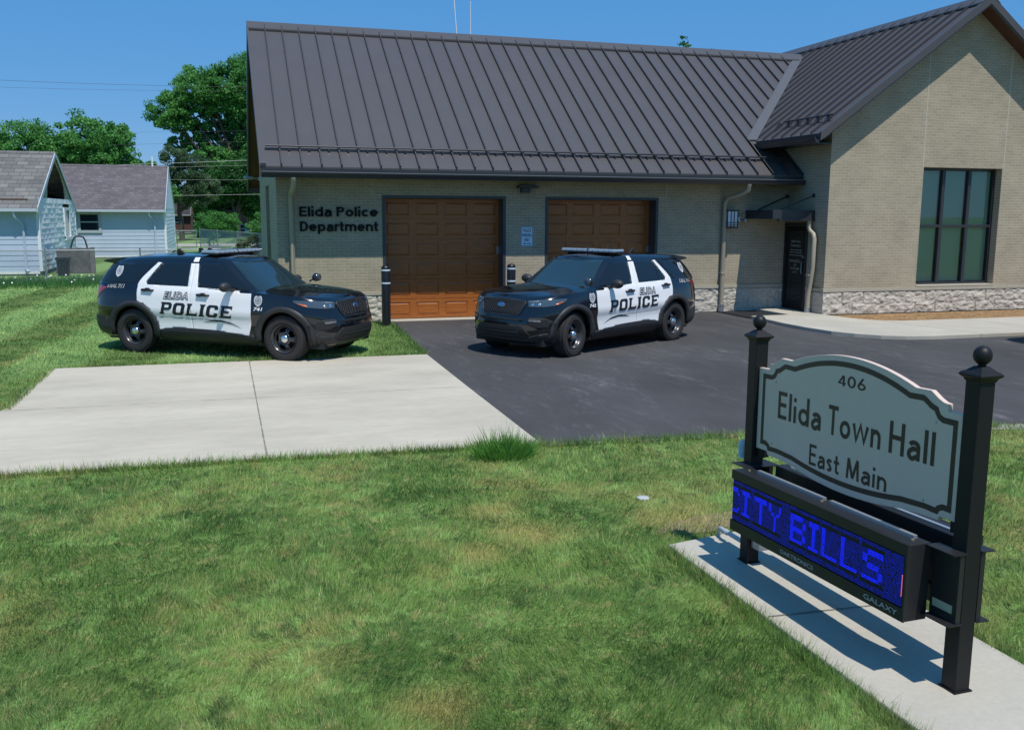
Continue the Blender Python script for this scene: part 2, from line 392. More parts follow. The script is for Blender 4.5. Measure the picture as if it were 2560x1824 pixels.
CONC2 = MAT("concrete_drive", (.47, .425, .338), .9, var=.055, vs_=9, bump=.12, bs=170, var2=.17, vs2=.75, stretch=(.5, 1.2, 1))
LAWN = lawnmat("lawn", False); BLADE = lawnmat("grass_blades", True)
WHITE = MAT("white_paint", (.78, .78, .78), .5)
# ================================================================ GROUND
def sheet(name, poly, z, mat, kind='structure', h=0.0, bev=0):
    b = MB()
    if h: b.prism(poly, 'z', z-h, z)
    else: b.face([(x, y, z) for x, y in poly])
    o = b.build(name, mat, bevel=bev); return tag(o, kind=kind)

def asphaltmat():
    m, t, b = newmat("asphalt"); N = t.nodes; L = t.links
    tc = N.new('ShaderNodeTexCoord')
    def ns(scale, det, stretch=None, rough=.6, dist=0):
        n = N.new('ShaderNodeTexNoise'); n.inputs['Scale'].default_value = scale; n.inputs['Detail'].default_value = det; n.inputs['Roughness'].default_value = rough; n.inputs['Distortion'].default_value = dist
        if stretch:
            mp = N.new('ShaderNodeMapping'); mp.inputs['Scale'].default_value = stretch; mp.inputs['Rotation'].default_value = (0, 0, .35); L.new(tc.outputs['Object'], mp.inputs[0]); L.new(mp.outputs[0], n.inputs['Vector'])
        else: L.new(tc.outputs['Object'], n.inputs['Vector'])
        return n.outputs['Fac']
    def rng(x, a, b_, c, d):
        r = N.new('ShaderNodeMapRange'); L.new(x, r.inputs['Value'])
        for k, v in zip(('From Min', 'From Max', 'To Min', 'To Max'), (a, b_, c, d)): r.inputs[k].default_value = v
        return r.outputs[0]
    def mul(a, c):
        x = N.new('ShaderNodeMath'); x.operation = 'MULTIPLY'; L.new(a, x.inputs[0])
        if isinstance(c, float): x.inputs[1].default_value = c
        else: L.new(c, x.inputs[1])
        return x.outputs[0]
    def add(a, c):
        x = N.new('ShaderNodeMath'); x.operation = 'ADD'; L.new(a, x.inputs[0]); L.new(c, x.inputs[1]); return x.outputs[0]
    base = mul(rng(ns(.5, 6, (1, .5, 1)), .3, .7, .75, 1.35), rng(ns(140, 3, None, .8), .25, .75, .55, 1.5))
    scuff = mul(rng(ns(1.1, 9, (1.3, .3, 1), .75, .6), .50, .68, 0, 1), rng(ns(7, 8, (1, .3, 1), .8), .47, .66, 0, 2.1))
    v = add(base, scuff)
    c = N.new('ShaderNodeVectorMath'); c.operation = 'SCALE'; c.inputs[0].default_value = (.054, .052, .053); L.new(v, c.inputs['Scale'])
    L.new(c.outputs[0], b.inputs['Base Color']); b.inputs['Roughness'].default_value = .85; b.inputs['Specular IOR Level'].default_value = .35
    bp = N.new('ShaderNodeBump'); bp.inputs['Strength'].default_value = .35; bp.inputs['Distance'].default_value = .01; L.new(ns(150, 3), bp.inputs['Height']); L.new(bp.outputs[0], b.inputs['Normal'])
    return m
ASPH = asphaltmat()

bg_ = MB()
R_ = 900
for i in range(24):
    for j in range(24):
        xs = [-R_, -300, -120, -60, -40, -30, -24, -20, -16, -12, -8, -4, 0, 4, 8, 12, 16, 24, 36, 60, 120, 200, 300, 500, R_]
        ys = [-R_, -200, -60, -30, -24, -20, -16, -12, -8, -4, 0, 4, 8, 12, 16, 24, 34, 46, 60, 90, 130, 200, 300, 500, R_]
        bg_.face([(xs[i], ys[j], 0), (xs[i+1], ys[j], 0), (xs[i+1], ys[j+1], 0), (xs[i], ys[j+1], 0)])
tag(bg_.build("ground", LAWN), kind='structure')

LOT = [(2.42, -.40), (2.19, -5.22), (1.95, -5.3), (1.9, -11.86), (3.04, -11.965), (4.37, -12.05), (7.49, -12.45), (12, -12.85), (60, -15), (60, -.02), (2.30, -.02)]
sheet("asphalt_lot", LOT, .010, ASPH)
PAD = [(-3.70, -5.21), (2.185, -5.25), (2.11, -8.45), (2.045, -11.89), (-.79, -11.73), (-3.208, -11.67), (-14, -11.4), (-14, -8.48), (-3.835, -8.547), (-3.82, -5.36)]
sheet("concrete_drive", PAD, .022, CONC2, h=.03, bev=.006)
JOINT = MAT("joint_dark", (.20, .19, .16), .95, var=.3, vs_=9)  # dark tone of the pavement joints
def strip(name, pts, w_, z, mat, jit=0.0):
    b = MB(); P = []
    rnd = random.Random(5)
    for i in range(len(pts)-1):
        a, c = Vector(pts[i]), Vector(pts[i+1]); n = max(1, int((c-a).length/.15))
        for k in range(n): P.append(a.lerp(c, k/n))
    P.append(Vector(pts[-1]))
    for i in range(len(P)-1):
        d = (P[i+1]-P[i]).normalized(); nn = Vector((-d.y, d.x))*w_*.5
        j0, j1 = rnd.uniform(1-jit, 1+jit), rnd.uniform(1-jit, 1+jit)
        b.face([(*(P[i]-nn*j0), z), (*(P[i+1]-nn*j1), z), (*(P[i+1]+nn*j1), z), (*(P[i]+nn*j0), z)])
    return tag(b.build(name, mat), kind='structure')
strip("pavement_joint", [(-.80, -5.24), (-.79, -11.72)], .014, .0262, JOINT, .4)
strip("pavement_joint", [(-3.83, -8.545), (-1.0, -8.50), (2.09, -8.45)], .009, .0262, MAT("joint_faint", (.40, .37, .30), .95, var=.3, vs_=7), .7)
# sidewalk by the entrance (raised 8 cm, dropping flush at the door)
WALK = [(11.78, -.02), (11.80, -1.60), (10.74, -1.62), (10.72, -2.2), (10.66, -3.0), (10.68, -3.9), (10.80, -4.65), (11.02, -5.1), (11.35, -5.5), (11.75, -5.74), (12.3, -5.83), (60, -5.95), (60, -3.42), (14.3, -3.42), (13.5, -3.40), (13.0, -3.15), (12.75, -2.65), (12.62, -1.9), (12.59, -1.76), (12.59, -.02)]
sheet("sidewalk", WALK, .085, CONC, h=.09, bev=.012)
strip("pavement_joint", [(10.72, -1.66), (12.6, -1.72)], .010, .0892, JOINT, .3)
strip("pavement_joint", [(13.05, -3.3), (13.5, -5.87)], .010, .0892, JOINT, .3)
strip("pavement_joint", [(15.2, -3.45), (15.5, -5.87)], .010, .0892, JOINT, .3)
MULCH = MAT("gravel_mulch", (.25, .15, .065), .95, var=.85, vs_=15, bump=1., bs=22, var2=.35, vs2=4)
sheet("gravel_bed", [(12.64, -1.76), (12.68, -2.0), (12.8, -2.62), (13.05, -3.1), (13.55, -3.38), (60, -3.38), (60, -1.76)], .055, MULCH)
sheet("sign_pad", [(1.937, -15.166), (2.96, -14.965), (2.96, -19.5), (1.95, -19.5)], .04, CONC, h=.06, bev=.012)
strip("pavement_joint", [(1.95, -16.50), (2.95, -16.55)], .012, .0442, JOINT, .3)
# far street
sheet("street", [(-200, 52), (300, 49), (300, 54.5), (-200, 58)], .012, CONC)
# gravelly edge of the lot right of the sign
GRAV = MAT("gravel_edge", (.30, .28, .25), .95, var=.5, vs_=30, bump=.8, bs=50)
sheet("gravel_edge", [(2.06, -11.80), (4.4, -12.0), (8, -12.45), (14, -13.0), (14, -13.2), (8.0, -12.78), (6.6, -12.52), (4.4, -12.17), (2.06, -11.95)], .007, GRAV)
DIRT = MAT("bare_dirt", (.27, .21, .12), .95, var=.35, vs_=9, bump=.7, bs=45)
def blob(cx, cy, rx, ry, z, mat, name, seed=1, rot=0, n=28):
    rnd = random.Random(seed); pts = []
    for k in range(n):
        a = 2*pi*k/n; r = 1+.22*noise.noise(Vector((cos(a)*1.7, sin(a)*1.7, seed*3.1)))+rnd.uniform(-.06, .06)
        x, y = rx*r*cos(a), ry*r*sin(a); pts.append((cx+x*cos(rot)-y*sin(rot), cy+x*sin(rot)+y*cos(rot)))
    return sheet(name, pts, z, mat)
blob(2.55, -14.70, .50, .17, .004, DIRT, "dirt_patch", 3, .25)

# ================================================================ TOWN HALL
D = -1.7412; XI = 12.60; XR = 20.24; HS = .70
XD1, XD1R, XD2, XD2R, ZD = 2.284, 5.161, 6.124, 9.031, 2.836
hall = thing("town_hall", "tan brick police garage and gabled hall under dark standing-seam metal roofs", "building")
GY, GZ, RY, RZ = -.68, 3.3946, 4.629, 7.1655
WX, WZE, AX, AZ = 11.9685, 4.2808, 16.4188, 7.5442
SG = (RZ-GZ)/(RY-GY); SW = (AZ-WZE)/(AX-WX)
YB = 2*RY

# ---- garage walls (brick)
b = MB()
for x0, x1, z0, z1 in ((0, XD1, HS, ZD), (XD1R, XD2, HS, ZD), (XD2R, XI, HS, ZD)):
    b.box(x0, x1, 0, .42, z0, z1)
b.box(0, XI, 0, .42, ZD, 3.30)
# left end wall: gable shape with a tall narrow opening (y 3.25..5.25)
zt = lambda y: min(GZ+SG*(y-GY), GZ+SG*(2*RY-y-GY))-.24
for y0, y1, z0 in ((.42, 3.24, HS), (3.24, 5.26, 3.12), (5.26, YB, HS)):
    ys = [y0]+([RY] if y0 < RY < y1 else [])+[y1]
    b.prism([(y0, z0), (y1, z0)]+[(y, zt(y)) for y in reversed(ys)], 'x', 0, .3)
b.box(.3, XI, YB-.3, YB, 0, 3.2)
b.build("garage_wall", BRICK, hall)
b = MB(); b.box(.16, .2, 3.24, 5.26, 0, 3.12); b.build("side_panel", DARK, hall)
# ---- hall gable wall
zg = lambda x: min(WZE+SW*(x-WX), WZE+SW*(2*AX-x-WX))-.16
WX0, WX1, WZ0, WZ1 = 15.237, 17.599, .735, 3.60
b = MB()
b.prism([(XI, HS), (WX0, HS), (WX0, zg(WX0)), (XI, zg(XI))], 'y', D, D+.3)
b.prism([(WX1, HS), (XR, HS), (XR, zg(XR)), (WX1, zg(WX1))], 'y', D, D+.3)
b.prism([(WX0, WZ1), (WX1, WZ1), (WX1, zg(WX1)), (AX, zg(AX)), (WX0, zg(WX0))], 'y', D, D+.3)
b.build("gable_wall", BRICK, hall)
b = MB(); b.box(XI, XI+.3, D+.3, 14, HS, zg(XI+.02)); b.box(XR-.3, XR, D+.3, 14, 0, zg(XR-.02)); b.box(XI, XR, 14, 14.3, 0, zg(XI)); b.build("side_wall", BRICK, hall)
# control joints (thin sealant lines)
SEAL = MAT("sealant_joint", (.55, .53, .45), .8)
def joint(*q):
    b = MB(); b.box(*q); b.build("control_joint", SEAL, hall)
for x in (WX0-.03, WX1+.03): joint(x-.008, x+.008, D-.004, D, WZ1, zg(x)-.05)
joint(XI-.006, XI, -.02, 0, 2.56, 3.1)
for x0, x1, xa_, xb_ in ((XD1-.21, XD1R+.225, XD1, XD1R), (XD2-.205, XD2R+.21, XD2, XD2R)):
    for x in (x0, x1): joint(x-.005, x+.005, -.004, 0, ZD, 3.17)
    joint(x0+.005, xa_, -.004, 0, ZD-.002, ZD+.008); joint(xb_, x1-.005, -.004, 0, ZD-.002, ZD+.008)

# ---- split face base
def splitface(u0, u1, plane, axis, out, name, seed=0, amp=.028, vis=True):
    """rough block courses; axis 'x' -> wall along x at y=plane, out = -1/+1 normal direction"""
    b = MB(); st = .03; zc = .3045; bw = .61
    nu = max(2, int((u1-u0)/st)); nz = 21; V = []
    for j in range(nz+1):
        z = HS-.09-.609 + .609*j/nz - .03*0
        row = []
        for i in range(nu+1):
            u = u0+(u1-u0)*i/nu
            ci = min(1, int((z+.0)/zc)); 
            ph = (u/bw + .5*ci) % 1.0; k = math.floor(u/bw+.5*ci)
            dz = min(abs(z-0), abs(z-zc), abs(z-2*zc)); du = min(ph, 1-ph)*bw
            e = min(dz, du)
            rough = noise.fractal(Vector((u*7, z*9, seed+k*3.7)), 1.0, 2.0, 5)
            d = (.018+amp*rough+amp*.6*noise.noise(Vector((u*3, z*3, k*9.1+ci)))) * min(1, e/.022)
            d = max(-.004, d)
            if e < .006: d = -.010
            row.append(b.bm.verts.new((u, plane+out*d, z) if axis == 'x' else (plane+out*d, u, z)))
        V.append(row)
    for j in range(nz):
        for i in range(nu):
            b.bm.faces.new([V[j][i], V[j][i+1], V[j+1][i+1], V[j+1][i]])
    return b.build(name, BLOCK, hall, fix=True)
splitface(-.0, XD1, 0, 'x', -1, "stone_base", 1)
splitface(XD1R, XD2, 0, 'x', -1, "stone_base", 2)
splitface(XD2R, XI-.02, 0, 'x', -1, "stone_base", 3)
splitface(XI-.02, XR, D, 'x', -1, "stone_base", 4)
splitface(D-.02, -1.02, XI, 'y', -1, "stone_base", 5, .010)
b = MB()   # backing of the base, flush with the joints
for x0, x1 in ((0, XD1), (XD1R, XD2), (XD2R, XI)):
    b = MB(); b.box(x0, x1, .014, .42, 0, HS-.09); b.build("foundation", BLOCK, hall)
b = MB()
b.box(XI+.02, XR, D+.014, D+.3, 0, HS-.09); b.box(XI+.02, XI+.3, D+.3, 14, 0, HS-.09); b.box(.012, .3, .42, 3.24, 0, HS); b.box(.012, .3, 5.26, YB, 0, HS)
b.build("foundation", BLOCK, hall)
for x0, x1 in ((-.02, XD1), (XD1R, XD2), (XD2R, XI-.03)):
    b = MB(); b.box(x0, x1, -.03, .05, HS-.09, HS-.004); b.build("sill", SILL, hall, bevel=.006)
b = MB()
b.box(XI-.03, XR, D-.03, D+.05, HS-.09, HS-.004); b.box(XI-.03, XI+.05, D+.05, -1.02, HS-.09, HS-.004)
b.box(WX0-.0, WX1, D-.035, D+.22, HS-.004, WZ0)
b.build("sill", SILL, hall, bevel=.006)
b = MB(); b.box(XI+.05, XR, D-.035, D-.008, .03, .075); b.build("drip_flashing", DARK, hall)

# ---- roofs
def roofslab(a0, a1, eave, ridge, axis, th=.16, sgn=1):
    pass
b = MB()
x0, x1 = -.3256, 15.95
# front slope slab + rear slope slab
def slope_poly(flip=False, t=.05):
    e = (GY, GZ); r = (RY, RZ)
    P = [e, r, (r[0], r[1]-t*1.23), (e[0], e[1]-t*1.23)]
    return [((2*RY-y) if flip else y, z) for y, z in P]
b.prism(slope_poly(), 'x', x0, x1); b.prism(slope_poly(True), 'x', x0, XI)
# seams
ny = sqrt(1+SG*SG); nrm = Vector((0, -SG/ny, 1/ny))
xs = [.0936+.4157*i for i in range(40)]
def seamrib(bm_, p, q, side, h=.055, wd=.026):
    """thin upright rib from p to q; side = unit vector across, rises along normal"""
    p, q = Vector(p), Vector(q); d = (q-p).normalized(); n = side.cross(d).normalized()
    if n.z < 0: n = -n
    v = []
    for base in (p, q):
        for s_, hh in ((-wd/2, 0), (wd/2, 0), (wd/2, h), (-wd/2, h)):
            v.append(bm_.bm.verts.new(base + side*s_ + n*hh))
    for f in ((0,1,2,3), (4,7,6,5), (0,4,5,1), (1,5,6,2), (2,6,7,3), (3,7,4,0)):
        bm_.bm.faces.new([v[i] for i in f]).material_index = 1
def valley_y(x): return GY+(WZE+SW*(x-WX)-GZ)/SG
for x in xs:
    if x > 15.3: break
    ylo = GY+.005
    if x > WX: ylo = max(ylo, valley_y(x+.33))
    if ylo < RY-.2: seamrib(b, (x, ylo, GZ+SG*(ylo-GY)), (x, RY-.1, RZ-SG*.1), Vector((1, 0, 0)))
    if x > WX-.25:
        ylo2 = GY+.005; yhi = min(RY, valley_y(WX)-.02)
        if x < XI: seamrib(b, (x, ylo2, GZ), (x, yhi, GZ+SG*(yhi-GY)), Vector((1, 0, 0)))
for x in xs[:30]:
    seamrib(b, (x, YB-GY, GZ), (x, RY, RZ), Vector((1, 0, 0)))
SEAMM = MAT("seam_shade_metal", (.034, .034, .042), .5)  # ribs painted darker than the panels to stand for their shaded sides
roof = b.build("garage_roof", ROOFM, hall); roof.data.materials.append(SEAMM)
# seam end tabs at the eave
b = MB()
b.box(-.33, -.22, GY-.014, GY+.03, GZ-.01, GZ+.055); b.build("seam_cap", TRIM, roof)
for x in xs:
    if x < XI-.2:
        b = MB(); b.box(x-.017, x+.017, GY-.012, GY+.03, GZ-.01, GZ+.062); b.build("seam_cap", TRIM, roof)
# ridge cap: folded sheet
b = MB()
def cap(b, x0, x1, wd=.26, up=.045):
    dz = wd*SG
    P = [(RY-wd, RZ-dz+up), (RY, RZ+up+.02), (RY+wd, RZ-dz+up), (RY+wd, RZ-dz+up-.03), (RY, RZ+up-.015), (RY-wd, RZ-dz+up-.03)]
    b.prism(P, 'x', x0, x1)
cap(b, -.345, 15.80)
b.build("ridge_cap", ROOFM, roof)
b = MB()
b.prism([(RY-.318, RZ-.318*SG+.002), (RY-.24, RZ-.24*SG+.002), (RY-.24, RZ-.24*SG+.045), (RY-.318, RZ-.318*SG+.045)], 'x', -.30, 15.6)   # dark closure strip under the cap
b.build("closure", DARK, roof)
# rake trim and soffit at the left end
b = MB()
def rake(flip, t0, t1, xa, xb):
    P = [(GY, GZ-t0), (RY, RZ-t0), (RY, RZ-t1), (GY, GZ-t1)]
    b.prism([((2*RY-y) if flip else y, z) for y, z in P], 'x', xa, xb)
rake(False, -.02, .22, -.345, -.305); rake(True, -.02, .30, -.345, -.305)
b.prism([(2*RY-GY, GZ+.02), (2*RY-GY+.04, GZ+.02), (2*RY-GY+.04, GZ-.34), (2*RY-GY, GZ-.34)], 'x', -.345, 3)
b.build("rake_trim", ROOFM, hall)
b = MB(); rake(False, .17, .20, -.305, 0); rake(True, .17, .20, -.305, 0); b.build("rake_soffit", SOFFIT, hall)
b = MB(); b.box(-.30, XI, GY+.0, 0, 3.185, 3.21); b.box(-.30, .42, 0.0, .0, 3.2, 3.21) if False else None
b.build("eave_soffit", TRIM, hall)
# gutter (K-profile), lip at y=-.81
b = MB()
P = [(-.685, 3.36), (-.685, 3.165), (-.775, 3.165), (-.795, 3.22), (-.815, 3.25), (-.815, 3.285), (-.80, 3.285), (-.80, 3.262), (-.70, 3.20), (-.70, 3.36)]
b.prism(P, 'x', -.32, XI-.03)
b.build("gutter", TRIM, hall)
b = MB(); b.box(-.325, XI-.03, -.822, -.806, 3.272, 3.288); b.build("gutter_lip", MAT("gutter_edge", (.20, .20, .21), .35, metal=.3), hall)
# snow rail
def snowrail(pts, seams, name):
    b = MB(); b.tube(pts, .017, 8); b.build(name, TRIM, roof)
ys_ = -.17; zs_ = GZ+SG*(ys_-GY)
b = MB(); b.tube([(-.21, ys_-.05, zs_+.085), (12.35, ys_-.05, zs_+.085)], .019, 8)
b.box(-.21, 12.35, ys_-.02, ys_+.0, zs_+.012, zs_+.04)
b.build("snow_rail", TRIM, hall)
sr = [o for o in hall.children if o.name == "snow_rail"][0]
for x in xs:
    for dx in (0, .2):
        if x+dx < 12.3:
            b = MB(); b.box(x+dx-.022, x+dx+.022, ys_-.07, ys_+.03, zs_-.02, zs_+.085 if dx == 0 else zs_+.04); b.build("bracket", TRIM, sr)

# ---- hall roof
YF = D-.4489
b = MB()
def wslope(flip=False, t=.05):
    P = [(WX, WZE), (AX, AZ), (AX, AZ-t*1.24), (WX, WZE-t*1.24)]
    return [((2*AX-x) if flip else x, z) for x, z in P]
b.prism(wslope(), 'y', YF, 14.6); b.prism(wslope(True), 'y', YF, 14.6)
ysm = [YF+.36+.4064*i for i in range(40)]
for y in ysm:
    lo = WX+.004
    yv0 = valley_y(WX)
    if y > yv0:
        lo = WX + ((GZ+SG*(y-GY))-WZE)/SW + .10
    if lo < AX-.1:
        if not (y > RY): seamrib(b, (lo, y, WZE+SW*(lo-WX)), (AX-.1, y, AZ-SW*.1), Vector((0, 1, 0)))
        else: seamrib(b, (AX-1.0, y, AZ-SW*1.0), (AX-.1, y, AZ-SW*.1), Vector((0, 1, 0)))
    seamrib(b, (2*AX-WX, y, WZE), (AX, y, AZ), Vector((0, 1, 0)))
wroof = b.build("hall_roof", ROOFM, hall); wroof.data.materials.append(SEAMM)
b = MB(); wd = .26; dz = wd*SW; up = .045
b.prism([(AX-wd, AZ-dz+up), (AX, AZ+up+.02), (AX+wd, AZ-dz+up), (AX+wd, AZ-dz+up-.03), (AX, AZ+up-.015), (AX-wd, AZ-dz+up-.03)], 'y', YF-.03, 14.7)
b.build("ridge_cap", ROOFM, wroof)
b = MB()
b.prism([(AX-.318, AZ-.318*SW+.002), (AX-.24, AZ-.24*SW+.002), (AX-.24, AZ-.24*SW+.045), (AX-.318, AZ-.318*SW+.045)], 'y', YF+.05, 14.5)
b.build("closure", DARK, wroof)
b = MB()
P = [(WX, WZE+.03), (AX, AZ+.03), (2*AX-WX, WZE+.03), (2*AX-WX, WZE-.17), (AX, AZ-.17), (WX, WZE-.17)]
b.prism(P, 'y', YF-.025, YF+.03)
P2 = [(WX+.1, WZE-.14+.1*SW), (AX, AZ-.14), (2*AX-WX-.1, WZE-.14+.1*SW), (2*AX-WX-.1, WZE-.205+.1*SW), (AX, AZ-.205), (WX+.1, WZE-.205+.1*SW)]
b.prism(P2, 'y', YF-.01, YF+.045)
b.build("gable_trim", ROOFM, hall)
b = MB()
for fl in (0, 1):
    P = [(WX+.1, WZE-.15+.1*SW), (AX, AZ-.15), (AX, AZ-.165), (WX+.1, WZE-.165+.1*SW)]
    b.prism([((2*AX-x) if fl else x, z) for x, z in P], 'y', YF+.045, D)
b.build("gable_soffit", SOFFIT, hall)
b = MB()
yv = valley_y(WX)
P = [(WX-.005, WZE-.02), (WX-.005, WZE-.21), (WX-.09, WZE-.21), (WX-.11, WZE-.15), (WX-.13, WZE-.12), (WX-.13, WZE-.075), (WX-.115, WZE-.075), (WX-.115, WZE-.10), (WX-.02, WZE-.17), (WX-.02, WZE-.02)]
b.prism(P, 'y', YF+.02, yv+.02)
b.build("hall_gutter", TRIM, hall)
b = MB(); b.box(WX, XI, D, 2.2, WZE-.2, WZE-.17); b.build("hall_soffit", TRIM, hall)
# snow rail on the hall roof
b = MB()
xr_ = WX+.46; zr_ = WZE+SW*.46
b.tube([(xr_-.04, YF+.15, zr_+.11), (xr_-.04, -.02, zr_+.11)], .02, 8)
sr = b.build("snow_rail", TRIM, hall)
for y in ysm[:6]:
    b = MB(); b.prism([(xr_-.16, zr_-.10), (xr_+.06, zr_+.04), (xr_-.03, zr_+.11)], 'y', y-.04, y+.04); b.build("bracket", TRIM, sr)
# valley flashing
b = MB(); V0, V1 = [], []
for k in range(13):
    x = WX+(15.75-WX)*k/12; y = valley_y(x)
    z = GZ+SG*(y-GY)
    V0.append((x-.27, y, z+.038)); V1.append((x+.03, y, z+.044))
for k in range(12): b.face([V0[k], V1[k], V1[k+1], V0[k+1]])
o = b.build("valley_flashing", MAT("flashing_metal", (.10, .097, .10), .4, var=.06, vs_=2), hall); 
sm_ = o.modifiers.new("s", 'SOLIDIFY'); sm_.thickness = .012

# ---- garage doors
def woodmat():
    m, t, b = newmat("door_wood"); N = t.nodes; L = t.links
    tc = N.new('ShaderNodeTexCoord'); mp = N.new('ShaderNodeMapping'); mp.inputs['Scale'].default_value = (1.2, 1, 22)
    L.new(tc.outputs['Object'], mp.inputs[0])
    n = N.new('ShaderNodeTexNoise'); n.inputs['Scale'].default_value = 3; n.inputs['Detail'].default_value = 6; n.inputs['Distortion'].default_value = .5; L.new(mp.outputs[0], n.inputs['Vector'])
    cr = N.new('ShaderNodeValToRGB'); e = cr.color_ramp.elements; e[0].position = .3; e[0].color = (.27, .082, .018, 1); e[1].position = .7; e[1].color = (.42, .140, .030, 1)
    L.new(n.outputs['Fac'], cr.inputs[0]); L.new(cr.outputs[0], b.inputs['Base Color']); b.inputs['Roughness'].default_value = .33
    return m
WOOD = woodmat()
NAVY = MAT("door_frame_paint", (.035, .045, .058), .4)
def garage_door(xa, xb):
    yd = .385
    b = MB(); fw = .065
    # frame: face trims 4 mm proud + reveals
    b.box(xa, xa+fw, -.012, .41, .0, ZD); b.box(xb-fw, xb, -.012, .41, 0, ZD); b.box(xa+fw, xb-fw, -.012, .41, ZD-fw, ZD)
    fr = b.build("garage_door_frame", NAVY, hall, bevel=.004)
    b = MB(); x0, x1 = xa+fw, xb-fw; z0, z1 = .02, ZD-fw
    n = 6; h = (z1-z0)/n; pw = (x1-x0)/4
    b.box(x0, x1, yd+.03, yd+.05, z0, z1)
    for i in range(n):
        za, zb = z0+i*h+.004, z0+(i+1)*h-.004
        for j in range(4):
            u0, u1 = x0+j*pw, x0+(j+1)*pw; st = .075; rl = .075
            # stiles and rails
            b.box(u0, u0+st, yd, yd+.031, za, zb); b.box(u1-st, u1, yd, yd+.031, za, zb)
            b.box(u0+st, u1-st, yd, yd+.031, za, za+rl); b.box(u0+st, u1-st, yd, yd+.031, zb-rl, zb)
            # raised panel with sloping edges
            a0, a1, c0, c1 = u0+st, u1-st, za+rl, zb-rl; s = .045
            o_ = [(a0, yd+.016, c0), (a1, yd+.016, c0), (a1, yd+.016, c1), (a0, yd+.016, c1)]
            g = .02
            q_ = [(a0+g, yd+.014, c0+g), (a1-g, yd+.014, c0+g), (a1-g, yd+.014, c1-g), (a0+g, yd+.014, c1-g)]
            i_ = [(a0+s, yd+.002, c0+s), (a1-s, yd+.002, c0+s), (a1-s, yd+.002, c1-s), (a0+s, yd+.002, c1-s)]
            for A, B in ((o_, q_), (q_, i_)):
                for k in range(4): b.face([A[k], A[(k+1) % 4], B[(k+1) % 4], B[k]])
            b.face(i_)
    d = b.build("garage_door", WOOD, hall)
    b = MB(); b.box(x0, x1, yd-.01, yd+.03, .008, .03); b.build("bottom_seal", DARK, d)
    b = MB(); b.box(x1-.05, x1-.005, yd-.02, yd, 1.5, 1.67); b.build("latch_plate", GALV, d)
    b = MB(); b.box(xa+.02, xb-.02, -.06, .42, -.02, .018); b.build("threshold", CONC, hall)
garage_door(XD1, XD1R); garage_door(XD2, XD2R)

# ---- window of the hall
b = MB(); yw = D+.20; wx0, wx1, wz0, wz1 = WX0, WX1, WZ0, WZ1; f = .055
b.box(wx0, wx0+f, yw, yw+.1, wz0, wz1); b.box(wx1-f, wx1, yw, yw+.1, wz0, wz1)
b.box(wx0+f, wx1-f, yw, yw+.1, wz0, wz0+f); b.box(wx0+f, wx1-f, yw, yw+.1, wz1-f, wz1)
win = b.build("window", TRIM, hall, bevel=.004)
b = MB(); pw = (wx1-wx0)/3; zm = wz0+(wz1-wz0)*.505
for k in (1, 2): b.box(wx0+k*pw-.045, wx0+k*pw+.045, yw-.01, yw+.1, wz0+f, wz1-f)
for k in range(3):
    b.box(wx0+k*pw+(.045 if k else f), wx0+(k+1)*pw-(.045 if k < 2 else f), yw-.005, yw+.09, zm-.035, zm+.035)
b.build("mullion", TRIM, win, bevel=.004)
WG = glassmat("window_glass", (.80, .92, .84), .06); BL = MAT("blind_slats", (.58, .70, .55), .6)
for k in range(3):
    for z0_, z1_ in ((wz0+.06, zm-.036), (zm+.036, wz1-.06)):
        b = MB(); b.face([(wx0+k*pw+.05, yw+.045, z0_), (wx0+(k+1)*pw-.05, yw+.045, z0_), (wx0+(k+1)*pw-.05, yw+.045, z1_), (wx0+k*pw+.05, yw+.045, z1_)]); b.build("pane", WG, win)
    b = MB(); x0_, x1_ = wx0+k*pw+.06, wx0+(k+1)*pw-.06; nsl = 110
    for i in range(nsl):
        z = wz0+.07+(wz1-wz0-.14)*i/nsl
        b.face([(x0_, yw+.105, z), (x1_, yw+.105, z), (x1_, yw+.118, z+.0262), (x0_, yw+.118, z+.0262)])
    b.build("blind", BL, win)
b = MB(); b.box(wx0-.3, wx1+.3, yw+.3, yw+.34, .3, 4); b.build("interior", DARK, win)

# ---- entrance door on the side wall (x = XI)
b = MB(); xd = XI-.03
b.box(xd, XI+.02, -.995, -.93, .085, 2.24); b.box(xd, XI+.02, -.075, -.005, .085, 2.24); b.box(xd, XI+.02, -.93, -.075, 2.17, 2.24)
ed = b.build("entrance_door", TRIM, hall, bevel=.004)
b = MB()
b.box(xd+.008, XI+.02, -.93, -.84, .09, 2.165); b.box(xd+.008, XI+.02, -.17, -.075, .09, 2.165)
b.box(xd+.008, XI+.02, -.84, -.17, .09, .32); b.box(xd+.008, XI+.02, -.84, -.17, 2.03, 2.165)
b.build("door_leaf", BLACKM, ed)
b = MB(); b.box(XI-.008, XI-.002, -.84, -.17, .32, 2.03); b.build("door_glass", MAT("dark_door_glass", (.012, .014, .015), .05, spec=.6), ed)
b = MB(); b.tube([(xd-.01, -.885, 1.0), (xd-.05, -.885, 1.02), (xd-.05, -.885, 1.28), (xd-.01, -.885, 1.30)], .010, 8); b.box(xd-.03, xd+.01, -.90, -.87, 1.38, 1.45); b.build("handle", GALV, ed)
lines = [("Police", 0, .0)]
def wtext(txt, y_c, z, size, mat, parent, name, bold=0):
    bm = fontmesh(txt, size, bold, 'CENTER')
    bm_obj(xf(bm, lambda c: Vector((XI-.0105, y_c-c.x, z+c.y))), name, mat, parent)
PALE = MAT("pale_vinyl", (.30, .30, .28), .6)
